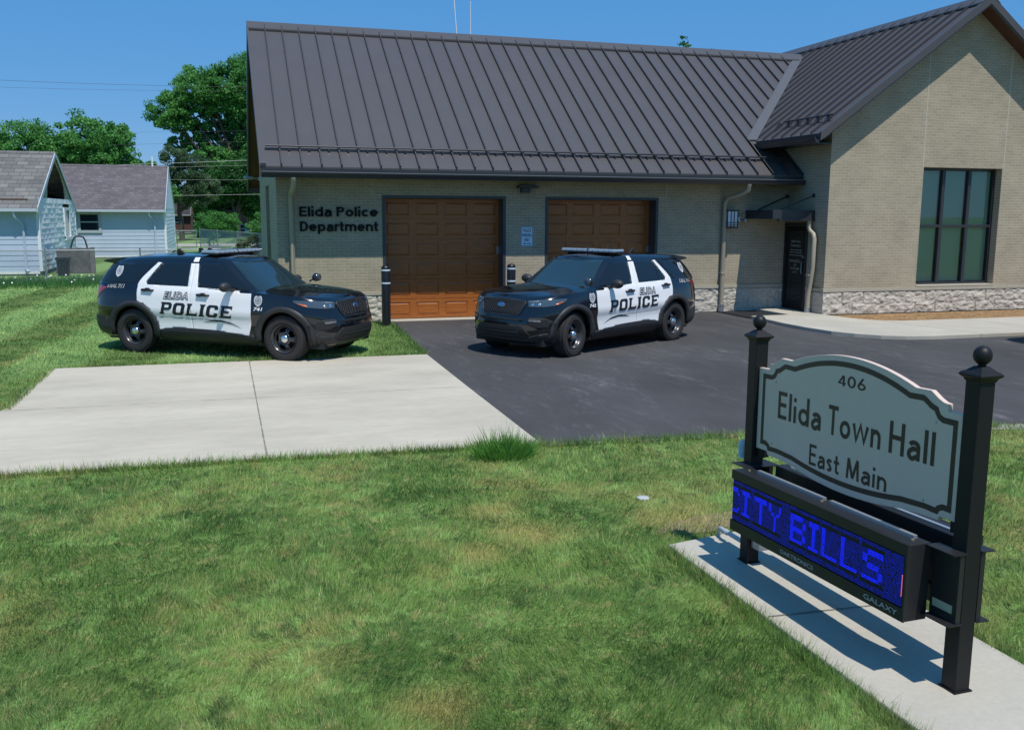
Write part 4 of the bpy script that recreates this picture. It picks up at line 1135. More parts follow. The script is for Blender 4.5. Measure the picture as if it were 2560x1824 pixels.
def ring_cols(front_r, rear_r, x_mid, fn):
    pass
def lower_mesh():
    bm = bmesh.new()
    yf = [0, .1, .2, .3, .4, .5, .6, .68, .75, .81, .86]
    cols = [('f', (1-q**2.5)**(1/6.)) for q in yf] + [('f', q) for q in (.80, .75, .70, .65, .60, .55, .5, .45, .4, .35, .3, .25, .2, .15, .1, .05)]
    cols += [('m', x) for x in np.arange(.9, -.91, -.06)]
    cols += [('r', q) for q in (.04, .08, .12, .16, .2, .24, .28, .32, .36, .4, .44, .48, .52, .56, .60, .64, .68, .72, .76, .80, .84, .88)] + [('r', (1-q**3)**(1/7.)) for q in (.75, .6, .45, .3, .15, 0)]
    NZ = 26
    def P(col, v):
        k, q = col
        if k == 'm': x = q; z = .26+(LT(x)-.26)*v; return Vector((x, lowY(x, z), z))
        z = .26+(1.1-.26)*v
        for _ in range(4):
            x = .9+(XF(z)-.9)*q if k == 'f' else -.9+(XRr(z)+.9)*q
            z = .26+(LT(x)-.26)*v
        y = WZ(z)*(max(0, 1-q**6)**.4 if k == 'f' else max(0, 1-q**7)**(1/3.))
        return Vector((x, y, z))
    top = {}
    for sg_ in (1, -1):
        G = []
        for c in cols:
            G.append([bm.verts.new(Vector((p.x, sg_*p.y, p.z))) for p in (P(c, j/NZ) for j in range(NZ+1))])
        for i in range(len(G)-1):
            for j in range(NZ):
                m = (G[i][j].co+G[i+1][j+1].co)/2
                if any(((m.x-cx)/.475)**2+((m.z-.385)/.465)**2 < 1 for cx in (1.5125, -1.5125)) and abs(m.y) > .5: continue
                try: bm.faces.new([G[i][j], G[i+1][j], G[i+1][j+1], G[i][j+1]])
                except ValueError: pass
    # top cap
    prev = None
    for c in cols:
        p = P(c, 1); row = []
        fr = np.linspace(-1, 1, 17)
        for f_ in fr:
            a = abs(f_)
            cr = float(ip(p.x, [-2.6, .9, 1.3, 2.0, 2.3, 2.4], [0, .075, .072, .05, .02, 0]))
            z = p.z+cr*(1-a**2.4)
            if p.x > .9:   # raised centre of the bonnet
                t = min(1, max(0, (.72-a)/.14)); z += .016*(3*t*t-2*t**3)*float(ip(p.x, [.9, 1.3, 2.2, 2.35], [.3, 1, .8, 0]))
            row.append(bm.verts.new((p.x, f_*p.y, z)))
        if prev:
            for k in range(16): bm.faces.new([prev[k], prev[k+1], row[k+1], row[k]])
        prev = row
    bmesh.ops.remove_doubles(bm, verts=bm.verts, dist=8e-4)
    bmesh.ops.dissolve_degenerate(bm, edges=bm.edges, dist=1e-5)
    bmesh.ops.recalc_face_normals(bm, faces=bm.faces)
    return bm
def green_mesh():
    bm = bmesh.new(); NT = 14
    fy = [0, .15, .3, .45, .6, .7, .78, .85, .9, .94, .97, .985]
    cols = [('f', (1-q**4)**.2) for q in fy]+[('f', q) for q in (.5, .4, .3, .2, .1, 0)]
    cols += [('m', x) for x in np.linspace(GX0, GX1, 11)[1:-1]]
    cols += [('r', q) for q in (0, .15, .3, .45, .6, .7, .78, .84, .9, .94, .97)]+[('r', (1-q**4)**(1/6.)) for q in (.6, .4, .2, 0)]
    def P(col, t):
        k, q = col; w_ = GW(t)
        if k == 'm': x = q; y = w_
        elif k == 'f': x = GX0+GA(t)*q; y = w_*max(0, 1-q**5)**.25
        else: x = GX1-GB(t)*q; y = w_*max(0, 1-q**6)**.25
        zb = LT(x)-.012; return Vector((x, y, zb+t*(ZR(x)-zb)))
    for sg_ in (1, -1):
        G = [[bm.verts.new((p.x, sg_*p.y, p.z)) for p in (P(c, j/NT) for j in range(NT+1))] for c in cols]
        for i in range(len(G)-1):
            for j in range(NT):
                try: bm.faces.new([G[i][j], G[i+1][j], G[i+1][j+1], G[i][j+1]])
                except ValueError: pass
    prev = None
    for c in cols:
        p = P(c, 1); row = []
        for f_ in np.linspace(-1, 1, 15):
            a = abs(f_); z = p.z+.058*(1-a**2.2)*float(ip(p.x, [-2.2, -1.6, -.2, .34], [.35, .8, 1, .25]))
            if .42 < a < .75 and p.x < .1: z -= .006
            row.append(bm.verts.new((p.x, f_*p.y, z)))
        if prev:
            for k in range(14): bm.faces.new([prev[k], prev[k+1], row[k+1], row[k]])
        prev = row
    bmesh.ops.remove_doubles(bm, verts=bm.verts, dist=8e-4)
    bmesh.ops.recalc_face_normals(bm, faces=bm.faces)
    return bm

SLAB = {  # block letters with small serifs on a 0..1 box, drawn by polygons (outer ring / strokes)
 'P': [[(0, 0), (.46, 0), (.40, .14), (.36, .14), (.36, .36), (.80, .36), (1, .52), (1, .84), (.84, 1), (0, 1), (.06, .86), (.10, .86), (.10, .14), (0, .14)]],
 'O': [[(.18, 0), (.82, 0), (1, .16), (1, .84), (.82, 1), (.18, 1), (0, .84), (0, .16)]],
 'L': [[(0, 0), (1, 0), (1, .34), (.86, .20), (.36, .20), (.36, .86), (.44, .86), (.48, 1), (0, 1), (.06, .86), (.10, .86), (.10, .14), (0, .14)]],
 'I': [[(0, 0), (1, 0), (.86, .14), (.80, .14), (.80, .86), (.9, .86), (1, 1), (0, 1), (.14, .86), (.20, .86), (.20, .14), (.1, .14)]],
 'C': [[(.18, 0), (.80, 0), (.98, .14), (.98, .36), (.68, .36), (.66, .20), (.36, .20), (.30, .26), (.30, .74), (.36, .80), (.66, .80), (.68, .64), (.98, .64), (.98, .86), (.80, 1), (.18, 1), (0, .84), (0, .16)]],
 'E': [[(0, 0), (1, 0), (1, .32), (.86, .19), (.36, .19), (.36, .41), (.74, .41), (.82, .50), (.74, .59), (.36, .59), (.36, .81), (.86, .81), (1, .68), (1, 1), (0, 1), (.06, .86), (.10, .86), (.10, .14), (0, .14)]],
}
HOLES = {'P': [(.36, .55), (.68, .55), (.73, .60), (.73, .78), (.68, .82), (.36, .82)], 'O': [(.36, .20), (.64, .20), (.70, .27), (.70, .73), (.64, .80), (.36, .80), (.30, .73), (.30, .27)]}
def slabword(word, u0, u1, z0, z1, dz=-.00, shear=.20, grow=0.0):
    """polygons of the word in (u,z); letters with holes split as strips"""
    wd = {'I': .50}; gap = .14
    tot = sum(wd.get(c, 1) for c in word)+gap*(len(word)-1); sc_ = (u1-u0)/tot
    bm = bmesh.new(); u = u0; H = z1-z0
    def put(poly, w_, ub):
        vs__ = []
        for a, c in poly:
            x = ub+a*w_; z = z0+c*H
            x += shear*(z-(z0+H/2)); z += dz*(x-u0)
            vs__.append(bm.verts.new((x, z, 0)))
        bm.faces.new(vs__)
    for ch in word:
        w_ = wd.get(ch, 1)*sc_
        outer = SLAB[ch][0]
        if grow:
            outer = inset(outer, -grow/(H))
        if ch in HOLES and not grow:
            h = HOLES[ch]
            if ch == 'O':
                n = 8
                hh = [h[0], h[1], h[2], h[3], h[4], h[5], h[6], h[7]]
                for k in range(8): put([outer[k], outer[(k+1) % 8], hh[(k+1) % 8], hh[k]], w_, u)
            else:
                put([(0, 0), (.46, 0), (.40, .14), (.36, .14), (.36, .36), (.36, 1), (0, 1), (.06, .86), (.10, .86), (.10, .14), (0, .14)], w_, u)
                put([(.36, .82), (.68, .82), (.73, .78), (1, .84), (.84, 1), (.36, 1)], w_, u)
                put([(.73, .78), (.73, .60), (1, .52), (1, .84)], w_, u)
                put([(.73, .60), (.68, .55), (.36, .55), (.36, .36), (.80, .36), (1, .52)], w_, u)
        else: put(outer, w_, u)
        u += w_+gap*sc_
    return bm
def shieldpoly(cx_, cz_, w_, h_):
    P = [(-.30, .5), (0, .44), (.30, .5), (.42, .40), (.50, .18), (.48, -.08), (.36, -.30), (.16, -.45), (0, -.52), (-.16, -.45), (-.36, -.30), (-.48, -.08), (-.50, .18), (-.42, .40)]
    return [(cx_+a*w_, cz_+c*h_) for a, c in P]
def ringpolys(cx_, cz_, rx0, rz0, rx1, rz1, n=20):
    A = [(cx_+rx0*cos(2*pi*k/n), cz_+rz0*sin(2*pi*k/n)) for k in range(n)]; B = [(cx_+rx1*cos(2*pi*k/n), cz_+rz1*sin(2*pi*k/n)) for k in range(n)]
    return [[A[k], A[(k+1) % n], B[(k+1) % n], B[k]] for k in range(n)]

def make_suv(x, y, th, label, number=None, steer=0., group=None, paint=None, cat="police car"):
    police = number is not None; paint = paint or CARBLK
    car = thing("police_suv" if police else "parked_suv", label, cat, (x, y, 0), th, group)
    bm_obj(lower_mesh(), "body", paint, car, smooth=38)
    bm_obj(green_mesh(), "roof", paint, car, smooth=45)
    b = MB(); b.box(-2.2, 2.15, -.80, .80, .22, .34); b.build("underbody", DARK, car)
    for cx in (1.5125, -1.5125):
        for s in (-1, 1):
            b = MB(); ring = []
            for k in range(17):
                a = pi*k/16*1.12-.06*pi
                ring.append([b.bm.verts.new((cx+.50*cos(a), s*yy, .385+.49*sin(a))) for yy in (.965 if abs(cx) < 9 else .9, .62)])
            for k in range(16): b.bm.faces.new([ring[k][0], ring[k+1][0], ring[k+1][1], ring[k][1]])
            b.bm.faces.new([r[1] for r in ring])
            b.build("wheel_housing", DARK, car)
    # glass
    patch([[(-.80, .05), (.80, .05), (.60, .93), (-.60, .93)]], wsmap(.006), "windscreen", WSGLASS, car, .1, .08)
    for Pw in (((-.70, .08), (-.30, .10), (.05, .09)), ((0, .06), (.35, .08), (.72, .12))):
        b = MB(); b.tube([wsmap(.018)(Vector((*p, 0))) for p in Pw], .008, 6); b.build("wiper", DARK, car)
    patch([[(-.62, 1.26), (.62, 1.26), (.55, 1.54), (-.55, 1.54)]], lambda c: Vector((GX1-GB(max(0, min(1, (c.y-1.19)/.42)))*max(0, 1-(abs(c.x)/GW(.5))**4)**(1/6.)-.006, c.x, c.y)), "rear_window", CGLASS, car)
    b = MB(); b.prism([(-1.95, 1.648), (-2.30, 1.606), (-2.40, 1.582), (-2.36, 1.555), (-2.16, 1.535), (-1.95, 1.58)], 'y', -.635, .635); b.build("spoiler", paint, car, bevel=.008)
    for s in (1, -1):
        patch([[(-1.19, 1.572), (-1.50, 1.225), (-2.34, 1.235), (-2.12, 1.545)]], sidemap(s, .005), "quarter_window", CGLASS, car)
        dm = CARWHT if police else paint
        rear = [(-.27, .477), (-.288, .80), (-.303, 1.186), (-.318, 1.574), (-.403, 1.574), (-.388, 1.38), (-.373, 1.19), (-.96, 1.197), (-1.225, 1.203), (-1.256, 1.25), (-1.15, 1.40), (-1.025, 1.576), (-1.10, 1.580), (-1.335, 1.336), (-1.39, 1.26), (-1.415, 1.199), (-1.415, 1.05), (-1.40, .904), (-1.27, .878), (-1.138, .80), (-1.04, .67), (-.985, .55), (-.96, .438), (-.80, .462), (-.617, .484)]
        front = [(-.262, .477), (.0, .478), (.145, .472), (.50, .440), (.851, .407), (.90, .60), (.917, .809), (.915, 1.0), (.912, 1.131), (.436, 1.153), (-.172, 1.180), (-.21, 1.38), (-.249, 1.574), (-.311, 1.574), (-.296, 1.186), (-.281, .80)]
        rd = patch([rear], sidemap(s, .005), "door", dm, car, .05, .03, .01); fd = patch([front], sidemap(s, .005), "door", dm, car, .05, .03, .01)
        if police: rd['label'] = "white rear door"; fd['label'] = "white front door"
        patch([[(-1.005, 1.572), (-1.13, 1.41), (-1.24, 1.255), (-1.215, 1.207), (-.96, 1.202), (-.378, 1.195), (-.40, 1.572)]], sidemap(s, .004), "window", CGLASS, rd)
        patch([[(-.243, 1.574), (.176, 1.576), (.371, 1.445), (.79, 1.163), (-.168, 1.187)]], sidemap(s, .004), "window", CGLASS, fd)
        patch([[(-1.03, 1.206), (-1.022, 1.206), (-1.015, 1.56), (-1.022, 1.552)]], sidemap(s, .008), "divider_bar", VINK, rd, thick=.003)
        for d, hx in ((fd, -.04), (rd, -1.19)):
            b = MB(); m = sidemap(s, .0)
            pz = 1.062 if d is fd else 1.115
            pts = [m(Vector((hx-.125, pz, 0))), m(Vector((hx-.105, pz, 0)))+Vector((0, s*.035, 0)), m(Vector((hx+.10, pz-.004, 0)))+Vector((0, s*.038, 0)), m(Vector((hx+.125, pz-.004, 0)))]
            b.tube(pts, [.014, .020, .020, .014], 8); b.tube([m(Vector((hx-.02, pz+.012, 0)))+Vector((0, s*.03, 0)), m(Vector((hx+.05, pz+.010, 0)))+Vector((0, s*.032, 0))], .026, 8)
            b.build("handle", VINK, d, smooth=50)
            patch([[(hx-.07+.07*cos(a), pz-.008+.032*sin(a)) for a in [2*pi*k/14 for k in range(14)]]], sidemap(s, .0065), "handle_cup", PLAST if not police else MAT("handle_cup", (.30, .30, .31), .4), d, thick=0)
        # cladding
        def arc_poly(cx, a0, a1, rx0, rz0, rx1, rz1, n=22):
            A = [(cx+rx0*cos(radians(a0+(a1-a0)*k/n)), .385+rz0*sin(radians(a0+(a1-a0)*k/n))) for k in range(n+1)]
            B = [(cx+rx1*cos(radians(a0+(a1-a0)*k/n)), .385+rz1*sin(radians(a0+(a1-a0)*k/n))) for k in range(n+1)]
            return [[A[k], A[k+1], B[k+1], B[k]] for k in range(n)]
        for cx in (1.5125, -1.5125):
            patch(arc_poly(cx, -9, 189, .435, .445, .555, .535), sidemap(s, .022), "wheel_arch_trim", PLAST, car, .5, .5, .05, 35)
        patch([[(-.965, .27), (.965, .27), (.955, .40), (.84, .412), (.50, .446), (.145, .478), (-.26, .485), (-.60, .490), (-.80, .468), (-.955, .440)]], sidemap(s, .014), "rocker_panel", PLAST, car, .1, .03, .03)
        patch([[(-2.06, .30), (-2.10, .60), (-2.35, .63), (-2.62, .64), (-2.63, .50), (-2.57, .33)]], sidemap(s, .008), "bumper_trim", PLAST, car, .03, .04, .012)
        patch([[(-2.585, 1.14), (-2.40, 1.146), (-2.08, 1.134), (-2.19, 1.07), (-2.30, .99), (-2.38, .93), (-2.48, .89), (-2.585, .92)]], sidemap(s, .008), "taillight", REDL, car, .03, .03, .02)
        # mirrors
        b = MB(); b.ball((.50, s*1.095, 1.215), 1, 3, (.085, .125, .082)); 
        for v in b.bm.verts:
            if v.co.x < .45: v.co.x = .45+(v.co.x-.45)*.2
            v.co.z += .02*(abs(v.co.y)-1.0)
        b.tube([(.56, s*.90, 1.15), (.53, s*1.0, 1.165), (.51, s*1.08, 1.18)], [.03, .026, .03], 8)
        mr = b.build("mirror", PLAST, car, smooth=50)
        # spotlight on the driver's pillar
        if s > 0 and police:
         b = MB(); c_ = Vector((1.04, s*.90, 1.275)); b.ball(c_, .078, 3, (1.0, .95, 1)); b.tube([c_+Vector((-.05, -s*.02, -.03)), (.93, s*.84, 1.20)], .016, 8)
         sp = b.build("spotlight", MAT("spotlight_black", (.010, .010, .011), .2, coat=1), car, smooth=60)
         b = MB(); b.lathe([(.066, 0), (.06, .012), (.0, .022)], c_+Vector((.062, 0, 0)), 18, 'x'); b.build("lamp_glass", LENS, sp, smooth=40)
        if police:
            fwd = 1 if s < 0 else -1     # reading direction along x on this side
            def umap(u): return u*fwd
            def wrap(bm, off, nm, mt, par):
                f = sidemap(s, off)
                return decal(bm, lambda c: f(Vector((c.x*fwd, c.y, 0))), nm, mt, par)
            P0, P1 = (-.905, .545) if s < 0 else (-.575, .905)
            z0_, z1_ = .715, .92
            wrap(slabword("POLICE", P0-.0, P1, z0_, z1_, dz=-.020 if s < 0 else .018, shear=.22), .0105, "door_lettering", VINK, fd)
            E0, E1 = (-.835, -.345) if s < 0 else (.335, .825)
            for bold, off, mt in ((.09, .0095, VINK), (.010, .0112, MAT("silver_fill", (.48, .49, .51), .4))):
                bm = fontmesh("ELIDA", 1, bold, shear=.25, sx=1.15, sp=1.28)
                g = .012 if bold > .03 else 0
                fit(bm, E0-g, E1+g, .975-g, 1.088+g); wrap(bm, off, "door_lettering", mt, rd)
            patch([[(-.945, .668), (-.30, .659), (.30, .648), (.30, .642), (-.30, .652), (-.945, .661)]], sidemap(s, .0105), "door_stripe", VINK, fd, thick=0)
            patch([[(-.06, .600), (.10, .634), (.30, .650), (.50, .618), (.74, .517), (.52, .590), (.30, .622), (.12, .615)]], sidemap(s, .0108), "door_stripe", VINK, fd, thick=0)
            for cx, cz, w_, h_ in ((1.06, .995, .16, .175), (-1.885, 1.41, .155, .19)):
                bd = patch([shieldpoly(cx, cz, w_, h_)], sidemap(s, .0095), "badge_emblem", SILV, car, thick=0)
                patch(ringpolys(cx, cz+.01, w_*.37, h_*.34, w_*.29, h_*.27)+ringpolys(cx, cz+.01, w_*.20, h_*.18, w_*.14, h_*.13), sidemap(s, .0112), "badge_detail", SILD, bd, thick=0)
                star = [(cx+w_*(.13 if k % 2 else .055)*cos(pi/2+pi*k/5), cz+.01+h_*(.13 if k % 2 == 0 else .055)*sin(pi/2+pi*k/5)) for k in range(10)]
                patch([star], sidemap(s, .0112), "badge_detail", SILD, bd, thick=0)
            bm = fontmesh(number, 1, .03, shear=.2); c0 = .975 if s < 0 else -1.15
            fit(bm, c0, c0+.175, .835, .893); wrap(bm, .010, "fleet_number", WHITE, car)
            D0 = -2.07 if s < 0 else 1.69
            for bold, off, mt, g in ((.04, .010, WHITE, .008), (.0, .0115, VINK, 0)):
                bm = fontmesh("DIAL 911", 1, bold, shear=.25); fit(bm, D0-g, D0+.37+g, 1.135-g, 1.188+g); 
                wrap(bm, off, "rear_lettering", mt, car)
            # white band running over the roof edge
            patch([[(-.372, 1.60), (-.262, 1.60), (-.268, 1.672), (-.366, 1.672)]], sidemap(s, .007), "roof_band", CARWHT, car, thick=0)
    # front end
    sy = s_of_y
    patch([[(-sy(.50), .985), (-sy(.3), .998), (0, 1.002), (sy(.3), .998), (sy(.50), .985), (sy(.52), .93), (sy(.44), .775), (sy(.38), .735), (0, .725), (-sy(.38), .735), (-sy(.44), .775), (-sy(.52), .93)]], frontmap(.008), "grille", MAT("grille_black", (.008, .008, .009), .5), car, .08, .04, .01)
    gr = [o for o in car.children if o.name.startswith("grille")][0]
    bars = []
    def inside(s_, z): return .745 < z < .985 and abs(s_) < float(ip(z, [.735, .775, .93, .985], [.38, .44, .515, .495]))
    for d in (1, -1):
        for k in range(-26, 27):
            run = []
            for q in np.linspace(.74, .99, 26):
                s_ = k*.055+d*(q-.86)*.9
                if inside(s_, q): run.append((s_, q))
            if len(run) > 2:
                (a0, z0_), (a1, z1_) = run[0], run[-1]
                bars.append([(a0-.0045, z0_), (a0+.0045, z0_), (a1+.0045, z1_), (a1-.0045, z1_)])
    patch(bars, frontmap(.017), "grille_mesh", MAT("grille_bar", (.022, .023, .026), .4), gr, .1, .05, .006)
    oo = [(sy(.50), .985), (sy(.3), .998), (0, 1.002), (-sy(.3), .998), (-sy(.50), .985), (-sy(.52), .93), (-sy(.44), .775), (-sy(.38), .735), (0, .725), (sy(.38), .735), (sy(.44), .775), (sy(.52), .93)]
    ii = inset(oo, .016); patch([[oo[k], oo[(k+1) % 12], ii[(k+1) % 12], ii[k]] for k in range(12)], frontmap(.02), "grille_surround", MAT("gunmetal", (.045, .048, .055), .35, metal=.4), gr, .1, .05, .02)
    if police:
        em = patch([[(.085*cos(2*pi*k/24), .895+.036*sin(2*pi*k/24)) for k in range(24)]], frontmap(.024), "emblem", CHROME, gr, thick=.01)
        patch([[(.078*cos(2*pi*k/24), .895+.031*sin(2*pi*k/24)) for k in range(24)]], frontmap(.026), "emblem", BLUEB, gr, thick=.004)
        bm = fontmesh("Ford", 1, .0, shear=.3); fit(bm, -.048, .048, .877, .914); f = frontmap(.0275); decal(bm, lambda c: f(c), "emblem_lettering", CHROME, gr)
    for s in (1, -1):
        q = lambda P: [(s*a, z) for a, z in P]
        a0, a1, a2 = sy(.545), s_of_x(1.76), s_of_x(1.96)
        hl = patch([q([(a0-.01, .985), (sy(.75), 1.008), (a1-.12, 1.022), (a1, 1.024), (a1+.0, .99), (a2, .915), (sy(.72), .885), (a0+.03, .893)])], frontmap(.010), "headlight", LENS, car, .06, .03, .015)
        patch([q([(a1-.03, .985), (a2+.06, .93), (a2-.02, .922), (a2+.02-.0, .958)])], frontmap(.0145), "indicator", AMBER, hl, .05, .03, .004)
        patch([q([(a0+.03, .972), (sy(.72), .99), (sy(.72), .975), (a0+.03, .958)])], frontmap(.0145), "light_bar_chrome", SILD, hl, .05, .03, .003)
        for cs in (sy(.64), sy(.74)):
            patch([[(s*cs+.028*cos(2*pi*k/16), .93+.026*sin(2*pi*k/16)) for k in range(16)]], frontmap(.0145), "projector", CHROME, hl, .05, .03, .003)
        patch([q([(sy(.60), .715), (sy(.86), .70), (sy(.93), .645), (sy(.90), .56), (sy(.78), .52), (sy(.62), .60)])], frontmap(.006), "fog_pocket", DARK, car, .05, .04, .01)
        patch([q([(sy(.61), .685), (sy(.80), .672), (sy(.80), .635), (sy(.62), .645)])], frontmap(.014), "fog_lamp", MAT("fog_grey", (.12, .125, .13), .3), car, .05, .04, .004)
    patch([[(-.52, .685), (.52, .685), (.50, .645), (-.50, .645)]], frontmap(.007), "bumper_slot", DARK, car, .1, .04, .01)
    patch([[(-.70, .345), (.70, .345), (.60, .50), (.50, .565), (-.50, .565), (-.60, .50)]], frontmap(.008), "lower_intake", DARK, car, .08, .04, .01)
    for z in (.40, .45): patch([[(-.44, z), (.44, z), (.44, z+.015), (-.44, z+.015)]], frontmap(.015), "intake_bar", PLAST, car, .08, .04, .006)
    e = s_of_x(2.02)
    patch([[(-e, .30), (e, .30), (e-.02, .45), (.85, .44), (.66, .40), (.58, .345), (-.58, .345), (-.66, .40), (-.85, .44), (-e+.02, .45)]], frontmap(.014), "bumper_trim", PLAST, car, .08, .04, .03)
    # wheels
    for cx in (1.5125, -1.5125):
        for s in (1, -1):
            m = Matrix.Translation((cx, s*.85, .385)) @ Matrix.Rotation(steer if cx > 0 else 0, 4, 'Z') @ Matrix.Diagonal((1, s, 1, 1))
            def tr(b):
                for v in b.bm.verts: v.co = m @ v.co
                return b
            b = MB(); b.lathe([(.235, .095), (.262, .120), (.300, .126), (.345, .120), (.372, .100), (.383, .070), (.385, .03), (.385, -.03), (.383, -.07), (.372, -.10), (.34, -.12), (.25, -.12)], (0, 0, 0), 56, 'y', False)
            for k in range(72):    # tread blocks
                a = 2*pi*k/72
                for yy, da in ((-.085, 0), (-.03, .03), (.03, .01), (.085, .04)):
                    rot = Matrix.Rotation(a+da, 4, 'Y') @ Matrix.Translation((0, yy, .3845 if abs(yy) < .05 else .377))
                    b.box(-.012, .012, -.022, .022, -.006, .004, rot)
            ty = tr(b).build("tyre", TYRE, car, smooth=28)
            b = MB(); b.lathe([(.240, .10), (.236, .118), (.226, .112), (.215, .085), (.200, .050), (.192, .040)], (0, 0, 0), 40, 'y', False)
            # disc with five windows
            n = 60; ring = lambda r, y, k: Vector((r*cos(2*pi*k/n), y, r*sin(2*pi*k/n)))
            R = [(.192, .040), (.180, .052), (.112, .088), (.098, .074), (.078, .070), (.0, .070)]
            for i in range(len(R)-1):
                for k in range(n):
                    ph = (k % 12)
                    if i == 1 and 2 <= ph < 9: continue
                    b.face([ring(R[i][0], R[i][1], k), ring(R[i][0], R[i][1], k+1), ring(R[i+1][0], R[i+1][1], k+1), ring(R[i+1][0], R[i+1][1], k)] if R[i+1][0] > 0 else [ring(R[i][0], R[i][1], k), ring(R[i][0], R[i][1], k+1), Vector((0, R[i+1][1], 0))])
            rm_ = tr(b).build("rim", RIMM, ty, smooth=40)
            b = MB(); b.lathe([(.235, .09), (.191, .025), (.189, -.07), (0, -.07)], (0, 0, 0), 30, 'y', False); tr(b).build("wheel_backing", MAT("wheel_void", (.003, .003, .003), 1., spec=0), ty)  # black backing paints in the shade behind the rim windows
            b = MB(); b.lathe([(.074, .062), (.073, .085), (.066, .104), (.048, .118), (.022, .124), (0, .125)], (0, 0, 0), 28, 'y')
            for k in range(5):
                a = 2*pi*k/5; b.lathe([(.009, .10), (.009, .119), (0, .121)], (.043*cos(a), 0, .043*sin(a)), 8, 'y')
            tr(b).build("hubcap", CHROME, ty, smooth=45)
    if police:
        lb = MB()
        zc = ZR(-.15)+.046
        def half(s):
            lb.box(-.28, .02, *(sorted((s*.03, s*.64))), zc+.010, zc+.068)
        half(1); half(-1); o = lb.build("light_bar", LBAR, car, bevel=.022, seg=3)
        b = MB(); b.box(-.285, .025, -.63, .63, zc-.008, zc+.012); b.box(-.26, -.0, -.03, .03, zc+.012, zc+.064)
        for s in (1, -1): b.box(-.22, -.04, s*.50-.03, s*.50+.03, zc-.07, zc-.008)
        b.build("light_bar_base", DARK, o, bevel=.004)
        CM = MAT("clear_module", (.45, .51, .58), .2, coat=1)
        for k in range(10):
            yk = -.58+1.16*k/9
            for xa_ in (-.286, .019):
                b = MB(); b.box(xa_, xa_+.007, yk-.045, yk+.045, zc+.022, zc+.054); b.build("light_module", CM, o)
        for xx, yy in ((-.95, -.30), (-.62, .12), (-.95, .3)):
            b = MB(); zz = ZR(xx)+.045
            b.prism([(xx-.10, zz-.01), (xx+.07, zz-.01), (xx-.04, zz+.075), (xx-.09, zz+.07)], 'y', yy-.02, yy+.02); b.build("roof_antenna", DARK, car, bevel=.008)
        for s in (1, -1):
            b = MB(); b.box(-1.7, .05, s*.60-.012, s*.60+.012, ZR(-.8)+.012, ZR(-.8)+.03) if False else None
    return car
make_suv(-.8945, -3.6989, -.6311, "black and white police SUV numbered 741 parked on the grass, facing right", "741", group="police cars outside the garage")
make_suv(5.4356, -4.5292, 3.6547, "black and white police SUV numbered 742 parked on the asphalt, facing left", "742", steer=radians(9), group="police cars outside the garage")
make_suv(13.80+2.46, -7.52, 0, "red vehicle cut off by the right edge of the photo beside the kerb", None, paint=MAT("red_car_paint", (.30, .012, .02), .22, coat=1.0), cat="car")
# ================================================================ NEIGHBOURING HOUSES
SIDB = MAT("pale_blue_siding", (.45, .53, .66), .6, var=.06, vs_=1.5)
SIDW = MAT("white_siding", (.74, .76, .80), .55, var=.05, vs_=2)
def shinglemat(name, c1, c2, c3):
    return brickmat(name, c1, c2, c3, .30, .14, .006, .01, .9)
SH1 = brickmat("worn_shingles", (.125, .122, .12), (.20, .195, .185), (.075, .072, .07), .42, .16, .008, .01, .95, .37)
SH2 = brickmat("brown_shingles", (.105, .095, .10), (.15, .135, .142), (.085, .078, .082), .30, .13, .007, .01, .95, .37)
def lap(b, u0, u1, z0, z1, plane, axis, out, h=.20, wav=0.0, holes=(), t=.016, seg=.35):
    """lap siding courses; top edge in the wall plane, bottom edge kicked out"""
    n = int(round((z1-z0)/h)); rr = random.Random(int(plane*10)+n)
    def pt(u, d, z): return (u, plane+out*d, z) if axis == 'x' else (plane+out*d, u, z)
    for i in range(n):
        za, zb = z0+(z1-z0)*i/n, z0+(z1-z0)*(i+1)/n
        spans = [(u0, u1)]
        for (h0, h1, hz0, hz1) in holes:
            if zb > hz0+.02 and za < hz1-.02:
                spans = [q for s in spans for q in ((s[0], min(s[1], h0)), (max(s[0], h1), s[1])) if q[1]-q[0] > .02]
        for a, c in spans:
            m = max(1, int((c-a)/seg)); P = []
            for k in range(m+1):
                u = a+(c-a)*k/m; w_ = wav*noise.noise(Vector((u*1.9, i*3.3, plane)))
                P.append((pt(u, t+w_*1.0, za+w_*.5), pt(u, .002, zb), pt(u, .0, za)))
            for k in range(m):
                b.face([P[k][0], P[k+1][0], P[k+1][1], P[k][1]]); b.face([P[k][2], P[k+1][2], P[k+1][0], P[k][0]])
